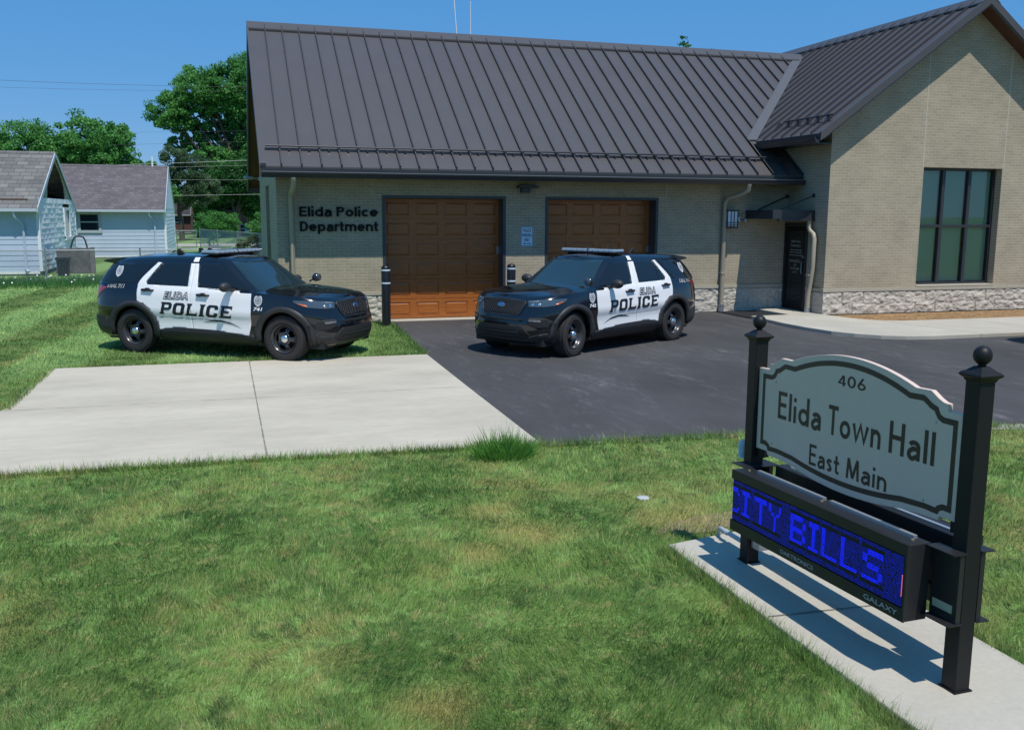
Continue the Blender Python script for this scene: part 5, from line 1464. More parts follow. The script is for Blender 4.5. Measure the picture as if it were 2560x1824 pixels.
def gable_house(name, label, x0, x1, y0, y1, zb, ze, zr, roofm, wallm, gablem, hole=None, gwin=None, fwins=(), brick=False, over=.32, cat="house"):
    t = thing(name, label, cat, (x1, y0, 0))
    O = Vector((x1, y0, 0)); ym = (y0+y1)/2
    def mk(b, nm, mat, par=t, **k):
        for v in b.bm.verts: v.co -= O
        return b.build(nm, mat, par, **k)
    b = MB(); b.box(x0, x1-.1, y0+.06, y1, 0, zb+.0); b.box(x0, x1-.03, y0+.03, y0+.3, 0, zb); mk(b, "foundation", MAT("foundation_grey", (.24, .24, .23), .9, var=.2, vs_=4))
    b = MB()
    if brick: b.box(x0, x1, y0, y0+.2, zb, ze)
    else:
        lap(b, x0, x1-.08, zb, ze, y0, 'x', -1, holes=[(a, c, d, e) for a, c, d, e in fwins]); b.box(x0, x1-.02, y0+.02, y0+.2, zb, ze)
    mk(b, "front_wall", wallm)
    b = MB()
    if brick:
        b.box(x1-.2, x1, y0+.2, y1, zb, ze)
    else:
        lap(b, y0+.08, y1-.08, zb, ze+ (.35 if hole else 0), x1, 'y', 1, wav=.035 if hole else .02, holes=[gwin] if gwin else [], t=.014, seg=.22); b.box(x1-.2, x1-.02, y0+.2, y1, zb, ze)
    mk(b, "end_wall", gablem)
    sl = (zr-ze)/(ym-y0)
    b = MB(); tt = .12
    if hole:
        (h0, h1, hz0, hz1) = hole; zl = ze+.35
        b.prism([(y0+.35/sl, zl), (h0, zl), (h0+.15, hz0+.35), (h0+.9, zr-.95), (ym-.15, zr-.40), (ym, zr-.30), (ym, zr-.05)], 'x', x1-.06, x1-.02)
        b.prism([(y1-.35/sl, zl), (h1, zl), (h1-.1, hz0+.5), (h1-.95, zr-.85), (ym+.1, zr-.4), (ym, zr-.30), (ym, zr-.05)], 'x', x1-.06, x1-.02)
        mk(b, "gable_end", MAT("bare_sheathing", (.33, .31, .25), .8, var=.2, vs_=5))
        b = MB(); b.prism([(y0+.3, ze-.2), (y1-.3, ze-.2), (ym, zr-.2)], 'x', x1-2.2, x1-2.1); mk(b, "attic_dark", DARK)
        b = MB(); b.box(x1-1.9, x1-.4, y0+.3, y1-.3, ze+.25, ze+.3)
        for yy in (h0+1.2, h0+2.0, h0+2.9): b.prism([(yy, ze+.35), (yy+.09, ze+.35), (yy+.45, zr-1.3), (yy+.36, zr-1.3)], 'x', x1-.9, x1-.8)
        mk(b, "rafter", MAT("old_timber", (.10, .055, .03), .8))
    else:
        b.prism([(y0-.02, ze), (y1+.02, ze), (ym, zr-.08)], 'x', x1-.06, x1+.02)
        mk(b, "gable_end", SIDW if not brick else MAT("red_gable", (.30, .06, .03), .7))
    b = MB(); ov = over
    e0 = (y0-ov, ze-ov*sl+.10)
    for fl in (0, 1):
        P = [(e0[0], e0[1]), (ym, zr), (ym, zr-.10), (e0[0], e0[1]-.10)]
        b.prism([((2*ym-y) if fl else y, z) for y, z in P], 'x', x0-.3, x1+.02)
    rf = mk(b, "roof", roofm)
    b = MB(); b.prism([(ym-.18, zr-.18*sl+.02), (ym, zr+.03), (ym+.18, zr-.18*sl+.02), (ym, zr)], 'x', x0-.3, x1+.055); mk(b, "ridge_cap", roofm, rf)
    b = MB()
    for fl in (0, 1):
        P = [(e0[0]-.02, e0[1]+.02), (ym, zr+.02), (ym, zr-.17), (e0[0]-.02, e0[1]-.17)]
        b.prism([((2*ym-y) if fl else y, z) for y, z in P], 'x', x1+.02, x1+.05)
    TR = MAT("house_trim", (.48, .53, .60) if not brick else (.35, .35, .33), .6)
    mk(b, "rake_board", TR)
    b = MB(); b.box(x0-.3, x1+.02, e0[0]-.12, e0[0]-.002, e0[1]-.13, e0[1]-.01); mk(b, "gutter", TR)
    b = MB(); b.box(x0-.3, x1+.0, e0[0], y0+.05, e0[1]-.12, e0[1]-.10); mk(b, "soffit", TR)
    if not brick:
        b = MB(); b.box(x1-.09, x1+.025, y0-.028, y0+.09, zb, ze); mk(b, "corner_board", SIDW); b = MB(); b.box(x1-.02, x1+.025, y1-.09, y1, zb, ze); mk(b, "corner_board", SIDW)
        b = MB(); b.box(x0, x1-.09, y0-.02, y0+.02, zb-.10, zb); mk(b, "skirt_board", WHITE)
        b = MB(); xs_ = x1-.55
        b.tube([(xs_-.25, e0[0]-.06, e0[1]-.12), (xs_-.25, e0[0]-.03, e0[1]-.3), (xs_, y0-.07, e0[1]-.62), (xs_, y0-.07, .25), (xs_+.1, y0-.2, .15)], .045, 8); mk(b, "downspout", SIDB, smooth=40)
    for a, c, d, e in fwins:
        b = MB(); fr = .13
        b.box(a, a+fr, y0-.05, y0+.02, d, e); b.box(c-fr, c, y0-.05, y0+.02, d, e); b.box(a+fr, c-fr, y0-.05, y0+.02, e-fr, e); b.box(a-.03, c+.03, y0-.07, y0+.02, d-.05, d+fr*.7)
        b.box(a+fr, c-fr, y0-.04, y0+.02, (d+e)/2-.03, (d+e)/2+.03)
        wf = mk(b, "window", MAT("window_trim_grey", (.36, .42, .46), .6))
        b = MB(); b.box(a+fr, c-fr, y0-.02, y0+.0, d+.09, e-fr); mk(b, "pane", MAT("dark_pane", (.012, .022, .030), .06, spec=.7), wf)
    if gwin:
        g0, g1, d, e = gwin; b = MB(); fr = .22
        b.box(x1-.02, x1+.06, g0, g0+fr, d, e); b.box(x1-.02, x1+.06, g1-fr, g1, d, e); b.box(x1-.02, x1+.06, g0+fr, g1-fr, e-.12, e); b.box(x1-.02, x1+.08, g0, g1, d-.06, d+.08)
        wf = mk(b, "window", SIDW)
        b = MB(); b.box(x1-.015, x1, g0+fr, g1-fr, d+.08, e-.12); mk(b, "pane", MAT("grey_pane", (.10, .12, .14), .1), wf)
        b = MB(); b.face([(x1+.02, g0+fr, e-.12), (x1+.03, g0+fr+.45, e-.12), (x1+.05, g0+fr+.62, d+.2), (x1+.02, g0+fr+.40, d+.12)]); mk(b, "hanging_blind", WHITE, wf)
    return t
gable_house("weathered_house", "pale blue house with worn shingles and a broken open gable, at the left edge", -26, -7.87, 19.0, 28.4, .16, 2.62, 4.92, SH1, SIDB, SIDW, hole=(21.3, 25.9, 3.0, 4.6), gwin=(24.9, 26.6, 1.25, 2.62))
gable_house("blue_house", "pale blue house with an intact brown shingle roof and one dark double-hung window", -19, -4.08, 33.2, 43.0, .14, 2.62, 5.06, SH2, SIDB, SIDW, fwins=[(-8.42, -7.28, 1.38, 2.42)])
tag(MB().tube([(-4.9, 38, 4.9), (-4.9, 38, 5.6)], .05, 8).build("vent_pipe", WHITE), "white vent pipe poking above the brown shingle roof ridge", "vent pipe")
gable_house("brick_house", "dark brick house with a red gable far off beside the blue house", -14, -4.7, 95, 105, .2, 2.2, 4.62, MAT("dark_shingles", (.035, .03, .034), .9, var=.5, vs_=1.2), MAT("dark_red_brick", (.085, .035, .028), .85, var=.2, vs_=3), MAT("dark_red_brick_end", (.085, .035, .028), .85), brick=True, fwins=[(-7.2, -5.5, 1.25, 2.05)])

# stone stoop, loop rail, bin
st = thing("concrete_stoop", "rough grey concrete block stoop between the two pale blue houses", "stoop", (-6.85, 20.4, 0))
b = MB(); b.box(-.66, .62, -.5, .5, 0, .97); bmesh.ops.subdivide_edges(b.bm, edges=b.bm.edges[:], cuts=14, use_grid_fill=True)
for v in b.bm.verts: v.co += Vector((noise.noise(v.co*3.1), noise.noise(v.co*3.1+Vector((9, 0, 0))), noise.noise(v.co*3.1+Vector((0, 9, 0)))))*.035
b.build("block", MAT("weathered_concrete", (.11, .10, .098), .95, var=.4, vs_=5, bump=.8, bs=20), st)
b = MB(); b.box(.60, .76, -.56, -.40, 0, 1.04); b.build("wooden_post", MAT("grey_wood", (.16, .15, .14), .9, var=.3, vs_=8), st)
b = MB(); P = [(0, 0, 1.0), (.10, 0, 1.30), (.17, 0, 1.43), (.28, 0, 1.47), (.42, 0, 1.46), (.50, 0, 1.42), (.56, 0, 1.3), (.62, 0, 1.0)]; b.tube(P, .035, 8)
tag(b.build("loop_rail", MAT("dark_tube", (.05, .05, .055), .4), None, smooth=40), "dark tubular loop handle standing on top of the concrete stoop", "rail"); 
bpy.data.objects["loop_rail"].location = (-7.0, 20.2, 0)
b = MB(); b.lathe([(.0, 0.0), (.20, 0), (.245, .62), (.285, .63), (.285, .70), (.262, .70), (.25, .6), (.0, .1)], (0, 0, 0), 24)
o = tag(b.build("trash_bin", MAT("black_plastic_bin", (.012, .013, .015), .5), None, smooth=40), "black round plastic bin standing by the broken house behind the chain-link fence", "bin"); o.location = (-7.05, 18.45, 0)

# ================================================================ CHAIN LINK FENCES
def fence(name, label, p0, p1, h, posts, pitch=.075, wr=.0028, group=None, gate=False):
    p0, p1 = Vector((*p0, 0)), Vector((*p1, 0)); d = p1-p0; Lh = d.length; d.normalize(); rz = atan2(d.y, d.x)
    t = thing(name, label, "gate" if gate else "fence", p0, rz, group)
    b = MB(); u = 0
    zt_ = h-.06
    n = int((Lh+zt_)/pitch)
    for k in range(n):
        for sg_ in (1, -1):
            a = k*pitch-(zt_ if sg_ > 0 else 0)
            # line from (a, .04) to (a+sg*zt, zt)
            q0 = Vector((a, 0, .04)); q1 = Vector((a+zt_, 0, zt_+.04)) if sg_ > 0 else Vector((a-zt_, 0, zt_+.04))
            if sg_ < 0: q0.x = k*pitch; q1.x = k*pitch-zt_
            def clip(A, B):
                for lim, s in ((0, 1), (Lh, -1)):
                    fa, fb = s*(A.x-lim), s*(B.x-lim)
                    if fa < 0 and fb < 0: return None
                    if fa < 0: A = A+(B-A)*(fa/(fa-fb))
                    elif fb < 0: B = B+(A-B)*(fb/(fb-fa))
                return A, B
            r = clip(q0, q1)
            if r and (r[1]-r[0]).length > .03:
                y_ = .006*sg_; b.tube([r[0]+Vector((0, y_, 0)), r[1]+Vector((0, y_, 0))], wr, 3, cap=False)
    b.build("wire_mesh", GALV, t, fix=False)
    b = MB(); b.tube([(0, 0, h), (Lh, 0, h)], .021, 8)
    if gate: b.tube([(0, 0, .06), (Lh, 0, .06)], .018, 8)
    b.build("top_rail", GALV, t, smooth=40)
    for u in posts:
        b = MB(); b.tube([(u, 0, 0), (u, 0, h+.05)], .028, 8); b.lathe([(.036, h+.04), (.034, h+.07), (0, h+.085)], (u, 0, 0), 10); b.build("post", GALV, t, smooth=40)
    return t
fence("chain_link_fence", "long chain-link fence running in front of both pale blue houses", (-21, 14), (2.0, 14), 1.14, [i*3.0+2.08 for i in range(7)])
fence("chain_link_fence", "farther chain-link fence right of the gate, running back past the garage corner", (-2.67, 46.5), (1.05, 31), 1.30, [0, 5.0, 10, 15.8], group=None)
fence("chain_link_gate", "narrow chain-link gate right of the blue house", (-4.2, 46.6), (-2.85, 46.5), 1.2, [0.05, 1.30], gate=True)
fence("chain_link_fence", "short chain-link piece between the blue house corner and the gate", (-4.6, 46.7), (-4.3, 46.6), 1.3, [.28])
for k, (x, z) in enumerate(((-2.0, 0), (-1.60, 0))):
    b = MB(); 
    for q in (b.box(-.19, .19, -.09, -.06, 0, .30), b.box(-.19, .19, .06, .09, 0, .30), b.box(-.19, -.15, -.06, .06, 0, .30), b.box(.15, .19, -.06, .06, 0, .30), b.box(-.02, .02, -.06, .06, 0, .30)): pass
    o = b.build("cinder_block", MAT("cinder", (.30, .31, .32), .95, var=.15, vs_=8)); o.location = (x, 44.2, 0)
    tag(o, ("left" if k == 0 else "right")+" one of two grey hollow blocks on the lawn before the farther fence", "block", "cinder blocks by the sapling")

# ================================================================ VEGETATION
BARK = MAT("bark", (.075, .060, .048), .9, var=.3, vs_=6, bump=.6, bs=18)
LEAFG = leafmat("maple_leaves", (.040, .15, .038), (.085, .27, .065), (.17, .40, .10))
LEAFD = leafmat("dark_leaves", (.018, .080, .022), (.040, .145, .036), (.085, .23, .06))
LEAFS = leafmat("silver_leaves", (.045, .095, .045), (.085, .155, .075), (.16, .235, .125))
LEAFB = leafmat("dry_shrub_leaves", (.030, .040, .016), (.060, .070, .030), (.105, .105, .050))
def leafcloud(rng, blobs, n, size, sub=.30, clumps=26, up=.25):
    """leaf quads grouped in clumps spread over ellipsoids"""
    V = []; rnd = []
    vol = np.array([rx*ry*rz for *_, rx, ry, rz in blobs])**.67; cnt = (n*vol/vol.sum()).astype(int)
    for (cx, cy, cz, rx, ry, rz), m in zip(blobs, cnt):
        nc = max(5, int(clumps*(rx*rz)**.5))
        d = rng.normal(size=(nc, 3)); d /= np.linalg.norm(d, axis=1)[:, None]
        r = rng.uniform(.45, 1.05, nc)[:, None]**.6
        cc = d*r*np.array([rx, ry, rz])+np.array([cx, cy, cz])
        cr = rng.uniform(.6, 1.25, nc)*sub*min(rx, rz)
        k = rng.integers(0, nc, m)
        o = rng.normal(size=(m, 3)); o /= np.linalg.norm(o, axis=1)[:, None]
        p = cc[k]+o*(rng.uniform(0, 1, m)**.45)[:, None]*cr[k][:, None]*np.array([1.15, 1.15, .8])
        V.append(p); rnd.append(np.clip(rng.uniform(0, 1, m)*.7+.3*rng.uniform(0, 1, nc)[k], 0, 1))
    p = np.concatenate(V); rnd = np.concatenate(rnd); m = len(p)
    a = rng.normal(size=(m, 3)); a /= np.linalg.norm(a, axis=1)[:, None]
    nrm = rng.normal(size=(m, 3))+np.array([0, 0, up*3]); bvec = np.cross(a, nrm); bvec /= np.linalg.norm(bvec, axis=1)[:, None]
    s = (size*rng.uniform(.6, 1.35, m))[:, None]
    Q = np.stack([p-a*s*.55, p+bvec*s*.34, p+a*s*.65, p-bvec*s*.34], 1).reshape(-1, 3)
    F = np.arange(m*4).reshape(m, 4)
    return Q, F, rnd
def tree(name, label, x, y, blobs, n, size, mat, trunk_h, tr, group=None, seed=1, cat="tree", sub=.30, clumps=26, limbs=True):
    t = thing(name, label, cat, (x, y, 0), 0, group); rng = np.random.default_rng(seed)
    bl = [(bx-x, by-y, bz, rx, ry, rz) for bx, by, bz, rx, ry, rz in blobs]
    V, F, r = leafcloud(rng, bl, n, size, sub, clumps)
    cr = npmesh("crown", V, F, mat, t, {'rnd': r})
    if tr:
        b = MB(); R = random.Random(seed)
        fork = Vector((R.uniform(-.2, .2), 0, trunk_h))
        b.tube([(0, 0, -.1), (R.uniform(-.1, .1), 0, trunk_h*.5), fork], [tr*1.25, tr, tr*.85], 10)
        for (bx, by, bz, rx, ry, rz) in bl:
            e = Vector((bx, by, bz+rz*.25)); m1 = fork.lerp(e, .45)+Vector((R.uniform(-.3, .3), R.uniform(-.3, .3), -.15*abs(bx)))
            b.tube([fork-Vector((0, 0, .3)), m1, e], [tr*.6, tr*.38, tr*.10], 7)
            for q in range(4):
                d = Vector((R.gauss(0, 1), R.gauss(0, 1), R.gauss(.3, .8))).normalized(); s = m1.lerp(e, R.uniform(.2, .9))
                b.tube([s, s+Vector((d.x*rx, d.y*ry, d.z*rz))*.45, s+Vector((d.x*rx, d.y*ry, d.z*rz))*.85], [tr*.20, tr*.12, tr*.03], 5)
        b.build("trunk", BARK, t, smooth=50)
    return t
TG = "trees beyond the houses"
tree("maple_tree", "rounded green tree at the left edge behind the worn shingle roof", -15.2, 62, [(-15.6, 62, 7.2, 2.6, 2.4, 2.1), (-13.6, 62.5, 6.6, 2.0, 2, 1.8), (-17.6, 62, 6.4, 2, 2, 2), (-15.2, 63, 4.6, 3.2, 2.4, 1.8), (-14.6, 62.5, 7.6, 1.8, 1.6, 1.3), (-18.6, 62, 7.2, 2.2, 2, 1.8), (-16.4, 63, 5.6, 2.6, 2, 1.6)], 38000, .19, LEAFG, 3.4, .28, TG, 3)
tree("maple_tree", "broad green tree with a ragged right side above the brown shingle roof", -10.6, 61, [(-11.2, 61, 8.0, 2.2, 2, 1.9), (-9.6, 61, 7.6, 2.0, 2, 1.9), (-12.4, 61.4, 6.4, 2, 2, 1.7), (-9.0, 61, 5.8, 1.9, 2, 1.6), (-8.3, 61, 8.2, .9, .8, .8), (-10.8, 62, 4.6, 3.4, 2.2, 1.8), (-10.4, 61, 6.8, 2.6, 2, 1.7), (-12.6, 62, 5.4, 2, 2, 1.6)], 46000, .19, LEAFG, 3.6, .28, TG, 5)
tree("shade_tree", "low green treetop just above the right end of the brown shingle roof", -6.6, 64, [(-6.9, 64, 6.0, .9, .8, .7), (-6.2, 64, 5.5, 1.1, 1, .8), (-6.4, 65, 4.2, 1.6, 1.4, 1.4)], 3200, .22, LEAFG, 3.0, .16, TG, 8)
tree("tall_maple_tree", "tallest spreading tree with sky gaps beside the garage roof", .9, 85, [(-3.1, 85, 15.0, 2.5, 2.2, 2.1), (-6.1, 85, 12.6, 1.9, 1.8, 1.9), (-.4, 85, 15.3, 2.4, 2.2, 2.2), (2.6, 85, 16.3, 2.5, 2.5, 2.6), (-4.6, 85.5, 11.6, 1.6, 1.6, 1.3), (-2.5, 86, 10.8, 1.5, 1.5, 1.3), (2.4, 85, 11.6, 2.4, 2.2, 2.2), (-.9, 86, 8.2, 2.2, 2, 1.6), (3, 86, 7.6, 2.4, 2, 2.2), (5, 86, 13, 3, 2.5, 3.2), (-2.6, 86, 6.2, 2, 2, 1.5), (-1.2, 86, 12.6, 1.9, 1.8, 1.3), (.6, 86, 10.2, 1.7, 1.6, 1.4), (-3.6, 86, 9.2, 1.5, 1.5, 1.1), (-1.8, 85, 14.0, 2.0, 1.8, 1.3), (.8, 87, 5.4, 2.6, 2, 1.6), (1.4, 85, 14.2, 2.2, 2, 1.8), (-4.4, 85, 13.4, 1.7, 1.7, 1.4), (1.2, 86, 9.0, 1.8, 1.6, 1.4), (3.2, 85.5, 10, 2.2, 2, 2), (-5.6, 86, 9.4, 1.1, 1.2, .9), (-.6, 83, 6.6, 1.8, 1.2, 1.3), (1.9, 83, 6.4, 1.8, 1.2, 1.5), (-2.2, 84, 8.2, 1.6, 1.3, 1.2), (2.6, 84, 9.2, 1.5, 1.2, 1.3)], 175000, .20, LEAFG, 5.0, .48, TG, 11, sub=.34)
tree("silver_tree", "greyish green bushy tree left of the tall maple, rising behind the blue house", -4.6, 66, [(-4.9, 66, 6.5, 1.35, 1.3, 1.5), (-3.6, 66, 5.9, 1.4, 1.4, 1.5), (-4.4, 66, 4.3, 1.8, 1.6, 1.5), (-2.6, 66.4, 4.4, 1.5, 1.4, 1.4)], 26000, .14, LEAFS, 2.6, .2, TG, 14)
tree("dark_tree", "dark shaded tree standing in front of the tall maple's lower trunk", .12, 78, [(-1.6, 78, 5.2, 2.2, 1.6, 1.9), (.8, 78, 5.6, 2.2, 1.6, 2.0), (2.6, 78, 4.8, 2, 1.6, 2.2), (-3.0, 79, 3.6, 2.0, 1.4, 1.4), (-.2, 79, 3.6, 2.6, 1.4, 1.3), (1.9, 79, 3.1, 1.6, 1.3, 1.2)], 42000, .19, LEAFD, 2.6, .34, TG, 17, sub=.36)
for k, (x, zt_, lab) in enumerate(((39.6, 18.5, "left of two distant treetops poking above the garage ridge"), (42.4, 18.1, "right of two distant treetops poking above the garage ridge"))):
    tree("distant_tree", lab, x, 60, [(x, 60, zt_-2.0, .9, .9, 1.9), (x-.9, 60, zt_-2.6, .8, .8, 1.3), (x+1.1, 60, zt_-2.7, .8, .8, 1.5), (x, 60, zt_-6, 3, 3, 3.5)], 4200, .25, LEAFD, zt_-9, .3, "treetops above the ridge", 30+k, sub=.3)
def bush(label, x, y, blobs, n, size, mat, seed, name="bush"):
    t = thing(name, label, "bush", (x, y, 0)); rng = np.random.default_rng(seed)
    V, F, r = leafcloud(rng, [(bx-x, by-y, bz, rx, ry, rz) for bx, by, bz, rx, ry, rz in blobs], n, size, .42, 30)
    npmesh("foliage", V, F, mat, t, {'rnd': r})
    b = MB(); R = random.Random(seed)
    for k in range(5): b.tube([(R.uniform(-.2, .2), R.uniform(-.1, .1), -.05), (R.uniform(-.5, .5), R.uniform(-.2, .2), blobs[0][2])], [.04, .015], 5)
    b.build("stem", BARK, t); return t
bush("rounded bright green bush in front of the dark trees, right of the brick house", -1.8, 74, [(-2.2, 74, 1.3, 1.3, 1.2, 1.15), (-.9, 74, 1.35, 1.2, 1.2, 1.1), (-1.6, 74, .6, 1.9, 1.2, .8), (-3.1, 74, .7, .7, .8, .8)], 22000, .11, LEAFG, 41)
bush("dry greyish shrub behind the fence at the garage corner", .45, 33, [(.35, 33, .62, .65, .6, .55), (.95, 33, .75, .55, .6, .60), (-.2, 33, .4, .45, .5, .35)], 5200, .07, LEAFB, 43)
bush("green leafy bush beside the garage's far corner", 1.5, 58, [(1.15, 58, 1.0, .55, .6, .8), (1.9, 58, 1.5, .8, .8, 1.1), (1.5, 58, .5, .9, .8, .6)], 9000, .10, LEAFG, 47)
# sapling by the blocks
t = thing("sapling", "thin green sapling growing by two grey blocks near the farther fence", "sapling", (-1.8, 44.4, 0)); rng = np.random.default_rng(51)
V, F, r = leafcloud(rng, [(0, 0, .75, .28, .25, .35), (.02, 0, 1.0, .16, .15, .25), (-.05, 0, .5, .35, .3, .2)], 700, .07, .4, 20); npmesh("foliage", V, F, LEAFG, t, {'rnd': r})
MB().tube([(0, 0, 0), (.02, 0, .6), (0, 0, 1.25)], [.018, .012, .005], 6).build("stem", BARK, t)
wcar = make_suv(.35, 81.5, radians(-86), "white car half hidden behind a trunk and bushes far beyond the fence", None, paint=MAT("white_car_paint", (.75, .77, .80), .25, coat=1), cat="car")

wcar.scale = (1, 1, .72)
for k, (x, zt_, r_) in enumerate(((-19, 7.5, 4.2), (-11.5, 6.2, 3.6), (-4.6, 6.6, 3.8), (1.8, 7.4, 4), (8.5, 7, 4))):
    tree("backdrop_tree", ("dark leafy tree far behind, number %s from the left in the row beyond the street" % ("one", "two", "three", "four", "five")[k]), x, 122+k*2, [(x, 122+k*2, zt_*.55, r_, 2.5, zt_*.42), (x-r_*.5, 122+k*2, zt_*.35, r_*.7, 2, zt_*.32), (x+r_*.6, 122+k*2, zt_*.38, r_*.7, 2, zt_*.34)], 9000, .38, LEAFD, 1.6, .3, "row of trees beyond the street", 60+k, sub=.4)
# ================================================================ UTILITY CABLES
CABLE = MAT("cable_black", (.030, .034, .045), .6); CABLEP = MAT("cable_grey", (.30, .31, .30), .5)
for (x0_, z0_, x1_, z1_, r_, m_, lab) in (
    (-14.8, 10.9, .9, 11.1, .010, CABLE, "highest dark cable crossing the blue sky"), (-14.8, 10.45, .9, 10.85, .007, CABLE, "thin cable just under the highest one in the sky"),
    (-15, 7.62, .8, 8.1, .005, CABLE, "thin cable crossing the sky at the height of the tall maple's lower limbs"), (-7.7, 7.0, -5.6, 7.1, .007, CABLE, "thin dark cable above the brown shingle roof"),
    (-7.5, 5.66, .7, 6.1, .015, CABLEP, "thick pale cable just above the brown roof ridge"), (-4.5, 5.55, .7, 5.75, .007, CABLEP, "thin pale cable just under the thick one"),
    (-4.3, 4.7, .6, 4.72, .007, CABLEP, "faint cable across the trees above the brick house"), (-4.3, 3.6, 1.6, 3.72, .012, CABLEP, "pale cable across the trees just above the brick house roof")):
    ext = 30 if x0_ < -14 else .6; sl = (z1_-z0_)/(x1_-x0_); P = []
    a, c = x0_-ext, x1_+(30 if x0_ < -14 else 8)
    for k in range(21):
        x = a+(c-a)*k/20; P.append((x, 50, z0_+sl*(x-x0_)+.0012*(x+7)**2*(1 if x0_ < -14 else .4)-.03))
    tag(MB().tube(P, r_, 5).build("utility_cable", m_), lab, "cable", "overhead cables on the left")

# ================================================================ GRASS
def inpoly(px, py, poly):
    inside = np.zeros(len(px), bool); n = len(poly)
    for i in range(n):
        x1, y1 = poly[i]; x2, y2 = poly[(i+1) % n]
        c = ((y1 > py) != (y2 > py)); 
        with np.errstate(divide='ignore', invalid='ignore'): xi = (x2-x1)*(py-y1)/(y2-y1)+x1
        inside ^= c & (px < xi)
    return inside
rng = np.random.default_rng(77)
def blades(px, py, d, hmin, hmax, wk, lean=.55, field=None):
    m = len(px); a = rng.uniform(0, 2*pi, m); h = rng.uniform(hmin, hmax, m)*(1+.25*rng.normal(size=m)).clip(.5, 1.6)
    w_ = np.maximum(.0028, wk*d)*rng.uniform(.7, 1.3, m); la = rng.uniform(0, 2*pi, m); ll = h*rng.uniform(.1, lean, m)
    if field is not None: la = field+rng.normal(0, .75, m); ll = h*rng.uniform(.2, 1.15, m)
    bx, by = np.cos(a)*w_*.5, np.sin(a)*w_*.5; z0 = np.full(m, -.004)
    V = np.stack([np.stack([px-bx, py-by, z0], 1), np.stack([px+bx, py+by, z0], 1), np.stack([px+np.cos(la)*ll, py+np.sin(la)*ll, h], 1)], 1)
    return V.reshape(-1, 3)
N_ = 2600000
u = rng.uniform(0, 1, N_); dmin, dmax = 3.0, 40.0
dist = dmin*(dmax/dmin)**u; ang = rng.uniform(YAW-.62, YAW+.62, N_)          # density ~ 1/d^2
px = CX+np.sin(ang)*dist; py = CY+np.cos(ang)*dist
keep = rng.uniform(0, 1, N_) < .32
for P in (PAD, LOT, [(1.937, -15.166), (2.96, -14.965), (2.96, -19.5), (1.95, -19.5)]):
    keep &= ~inpoly(px, py, P)
keep &= ~((px > -.03) & (py > -.05)) & ~((px < -7.7) & (py > 19)) & ~((px > -7.7) & (px < -6.0) & (py > 19.8) & (py < 21))
px, py, dist = px[keep], py[keep], dist[keep]
nz = np.array([noise.noise(Vector((a*.9, b_*.9, 3.))) for a, b_ in zip(px[::1], py[::1])]) if len(px) < 1200000 else np.zeros(len(px))
hh = 1+.35*nz
fld = np.array([noise.noise(Vector((a*.75, b_*.75, 9.)))*5+noise.noise(Vector((a*2.6, b_*2.6, 4.)))*3 for a, b_ in zip(px, py)])
V = blades(px, py, dist, .024, .050, .00080, .55, fld)
V[2::3, 2] *= hh
m = len(px)
tag(npmesh("grass", V, np.arange(m*3).reshape(m, 3), BLADE, None, {'rnd': rng.uniform(0, 1, m)}), kind='stuff')
# longer fringe along the pavement edges
E_ = []
def edge(p, q, n, side):
    t_ = rng.uniform(0, 1, n); x = p[0]+(q[0]-p[0])*t_; y = p[1]+(q[1]-p[1])*t_; o = rng.uniform(-.015, .10, n)
    d_ = np.array([q[0]-p[0], q[1]-p[1]]); d_ = d_/np.linalg.norm(d_); nn = np.array([-d_[1], d_[0]])*side
    E_.append((x+nn[0]*o, y+nn[1]*o))
edge((-4.5, -11.65), (-.79, -11.73), 3200, -1); edge((-.79, -11.73), (2.045, -11.89), 2600, -1); edge((-3.70, -5.21), (2.18, -5.25), 2600, 1); edge((-3.83, -8.5), (-3.82, -5.3), 1500, -1)
edge((2.045, -11.92), (4.37, -12.1), 1500, -1); edge((4.37, -12.1), (7.49, -12.5), 1600, -1); edge((1.937, -15.166), (1.95, -19), 5200, -1); edge((2.96, -15.0), (2.96, -19), 3500, 1); edge((2.19, -5.2), (2.42, -.4), 1200, 1)
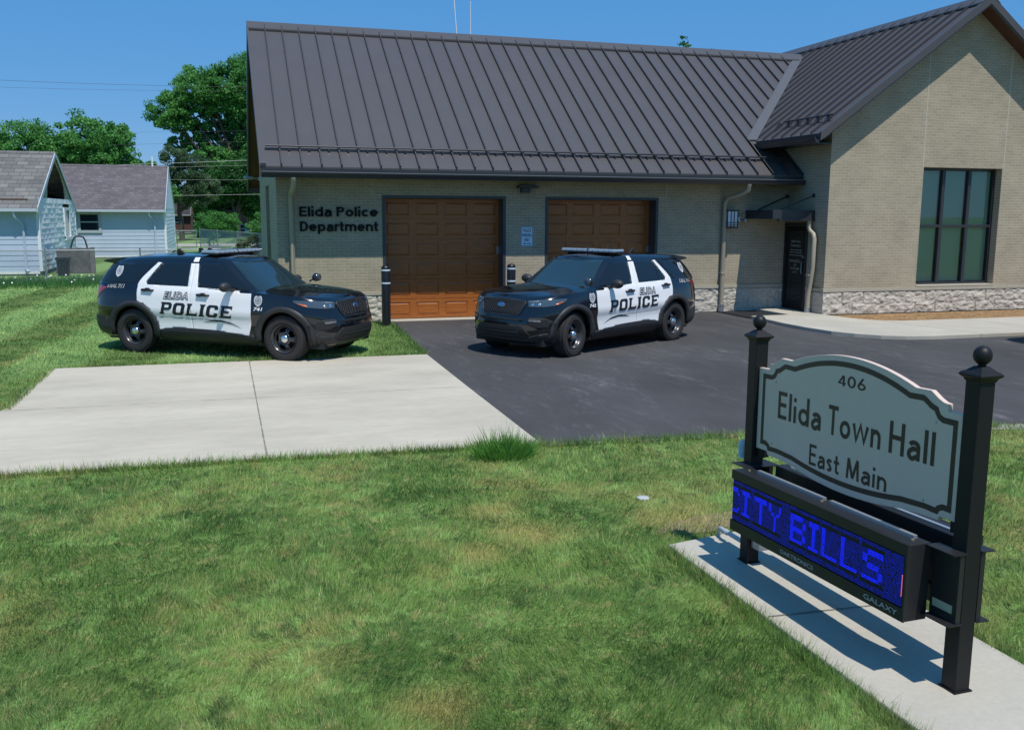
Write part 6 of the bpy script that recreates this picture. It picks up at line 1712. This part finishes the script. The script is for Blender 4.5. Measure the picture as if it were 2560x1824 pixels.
px = np.concatenate([e[0] for e in E_]); py = np.concatenate([e[1] for e in E_]); dd = np.hypot(px-CX, py-CY)
V = blades(px, py, dd, .05, .10, .0007, .9); m = len(px)
tag(npmesh("edge_grass", V, np.arange(m*3).reshape(m, 3), BLADE, None, {'rnd': rng.uniform(0, .9, m)}), kind='stuff')
# tall rough grass and clover along the fence
n = 26000
px = rng.uniform(-13, 1.2, n); py = rng.uniform(11.6, 18.8, n); k = (rng.uniform(0, 1, n) < np.exp(-((py-14)/1.5)**2)) & ~((px > -.1) & (py < 9.5)); px, py = px[k], py[k]
V = blades(px, py, np.full(len(px), 36.), .10, .26, .0007, .5); m = len(px)
WEED = leafmat("weed_green", (.022, .095, .024), (.045, .165, .040), (.10, .24, .07))
tag(npmesh("rough_grass", V, np.arange(m*3).reshape(m, 3), WEED, None, {'rnd': rng.uniform(0, 1, m)}), kind='stuff')
n = 46; px = rng.uniform(-12, -3, n); py = rng.uniform(12.5, 16.5, n); V = []
for x, y in zip(px, py): V += [(x-.028, y, .17), (x, y-.02, .145), (x+.028, y, .17), (x, y+.02, .195)]
tag(npmesh("clover_flowers", np.array(V), np.arange(n*4).reshape(n, 4), WHITE), kind='stuff')
# weed clump at the drive corner
n = 1100; a = rng.uniform(0, 2*pi, n); r = .25*rng.uniform(0, 1, n)**.7; px = 1.52+r*np.cos(a)*1.15; py = -12.30+r*np.sin(a)*.6
V = blades(px, py, np.full(n, 9.5), .12, .28, .0014, .6).reshape(n, 3, 3)
V[:, 2, 0] += np.cos(a)*r*.5; V[:, 2, 1] += np.sin(a)*r*.5; V[:, 2, 2] *= (1.15-r*1.6)
wc = thing("weed_clump", "tall dark green weed clump at the front right corner of the concrete drive", "weeds", (1.52, -12.30, 0))
npmesh("leaves", V.reshape(-1, 3)-np.array([1.52, -12.30, 0]), np.arange(n*3).reshape(n, 3), leafmat('bright_weed', (.06, .19, .03), (.12, .30, .05), (.22, .42, .09)), wc, {'rnd': rng.uniform(0, 1, n)})
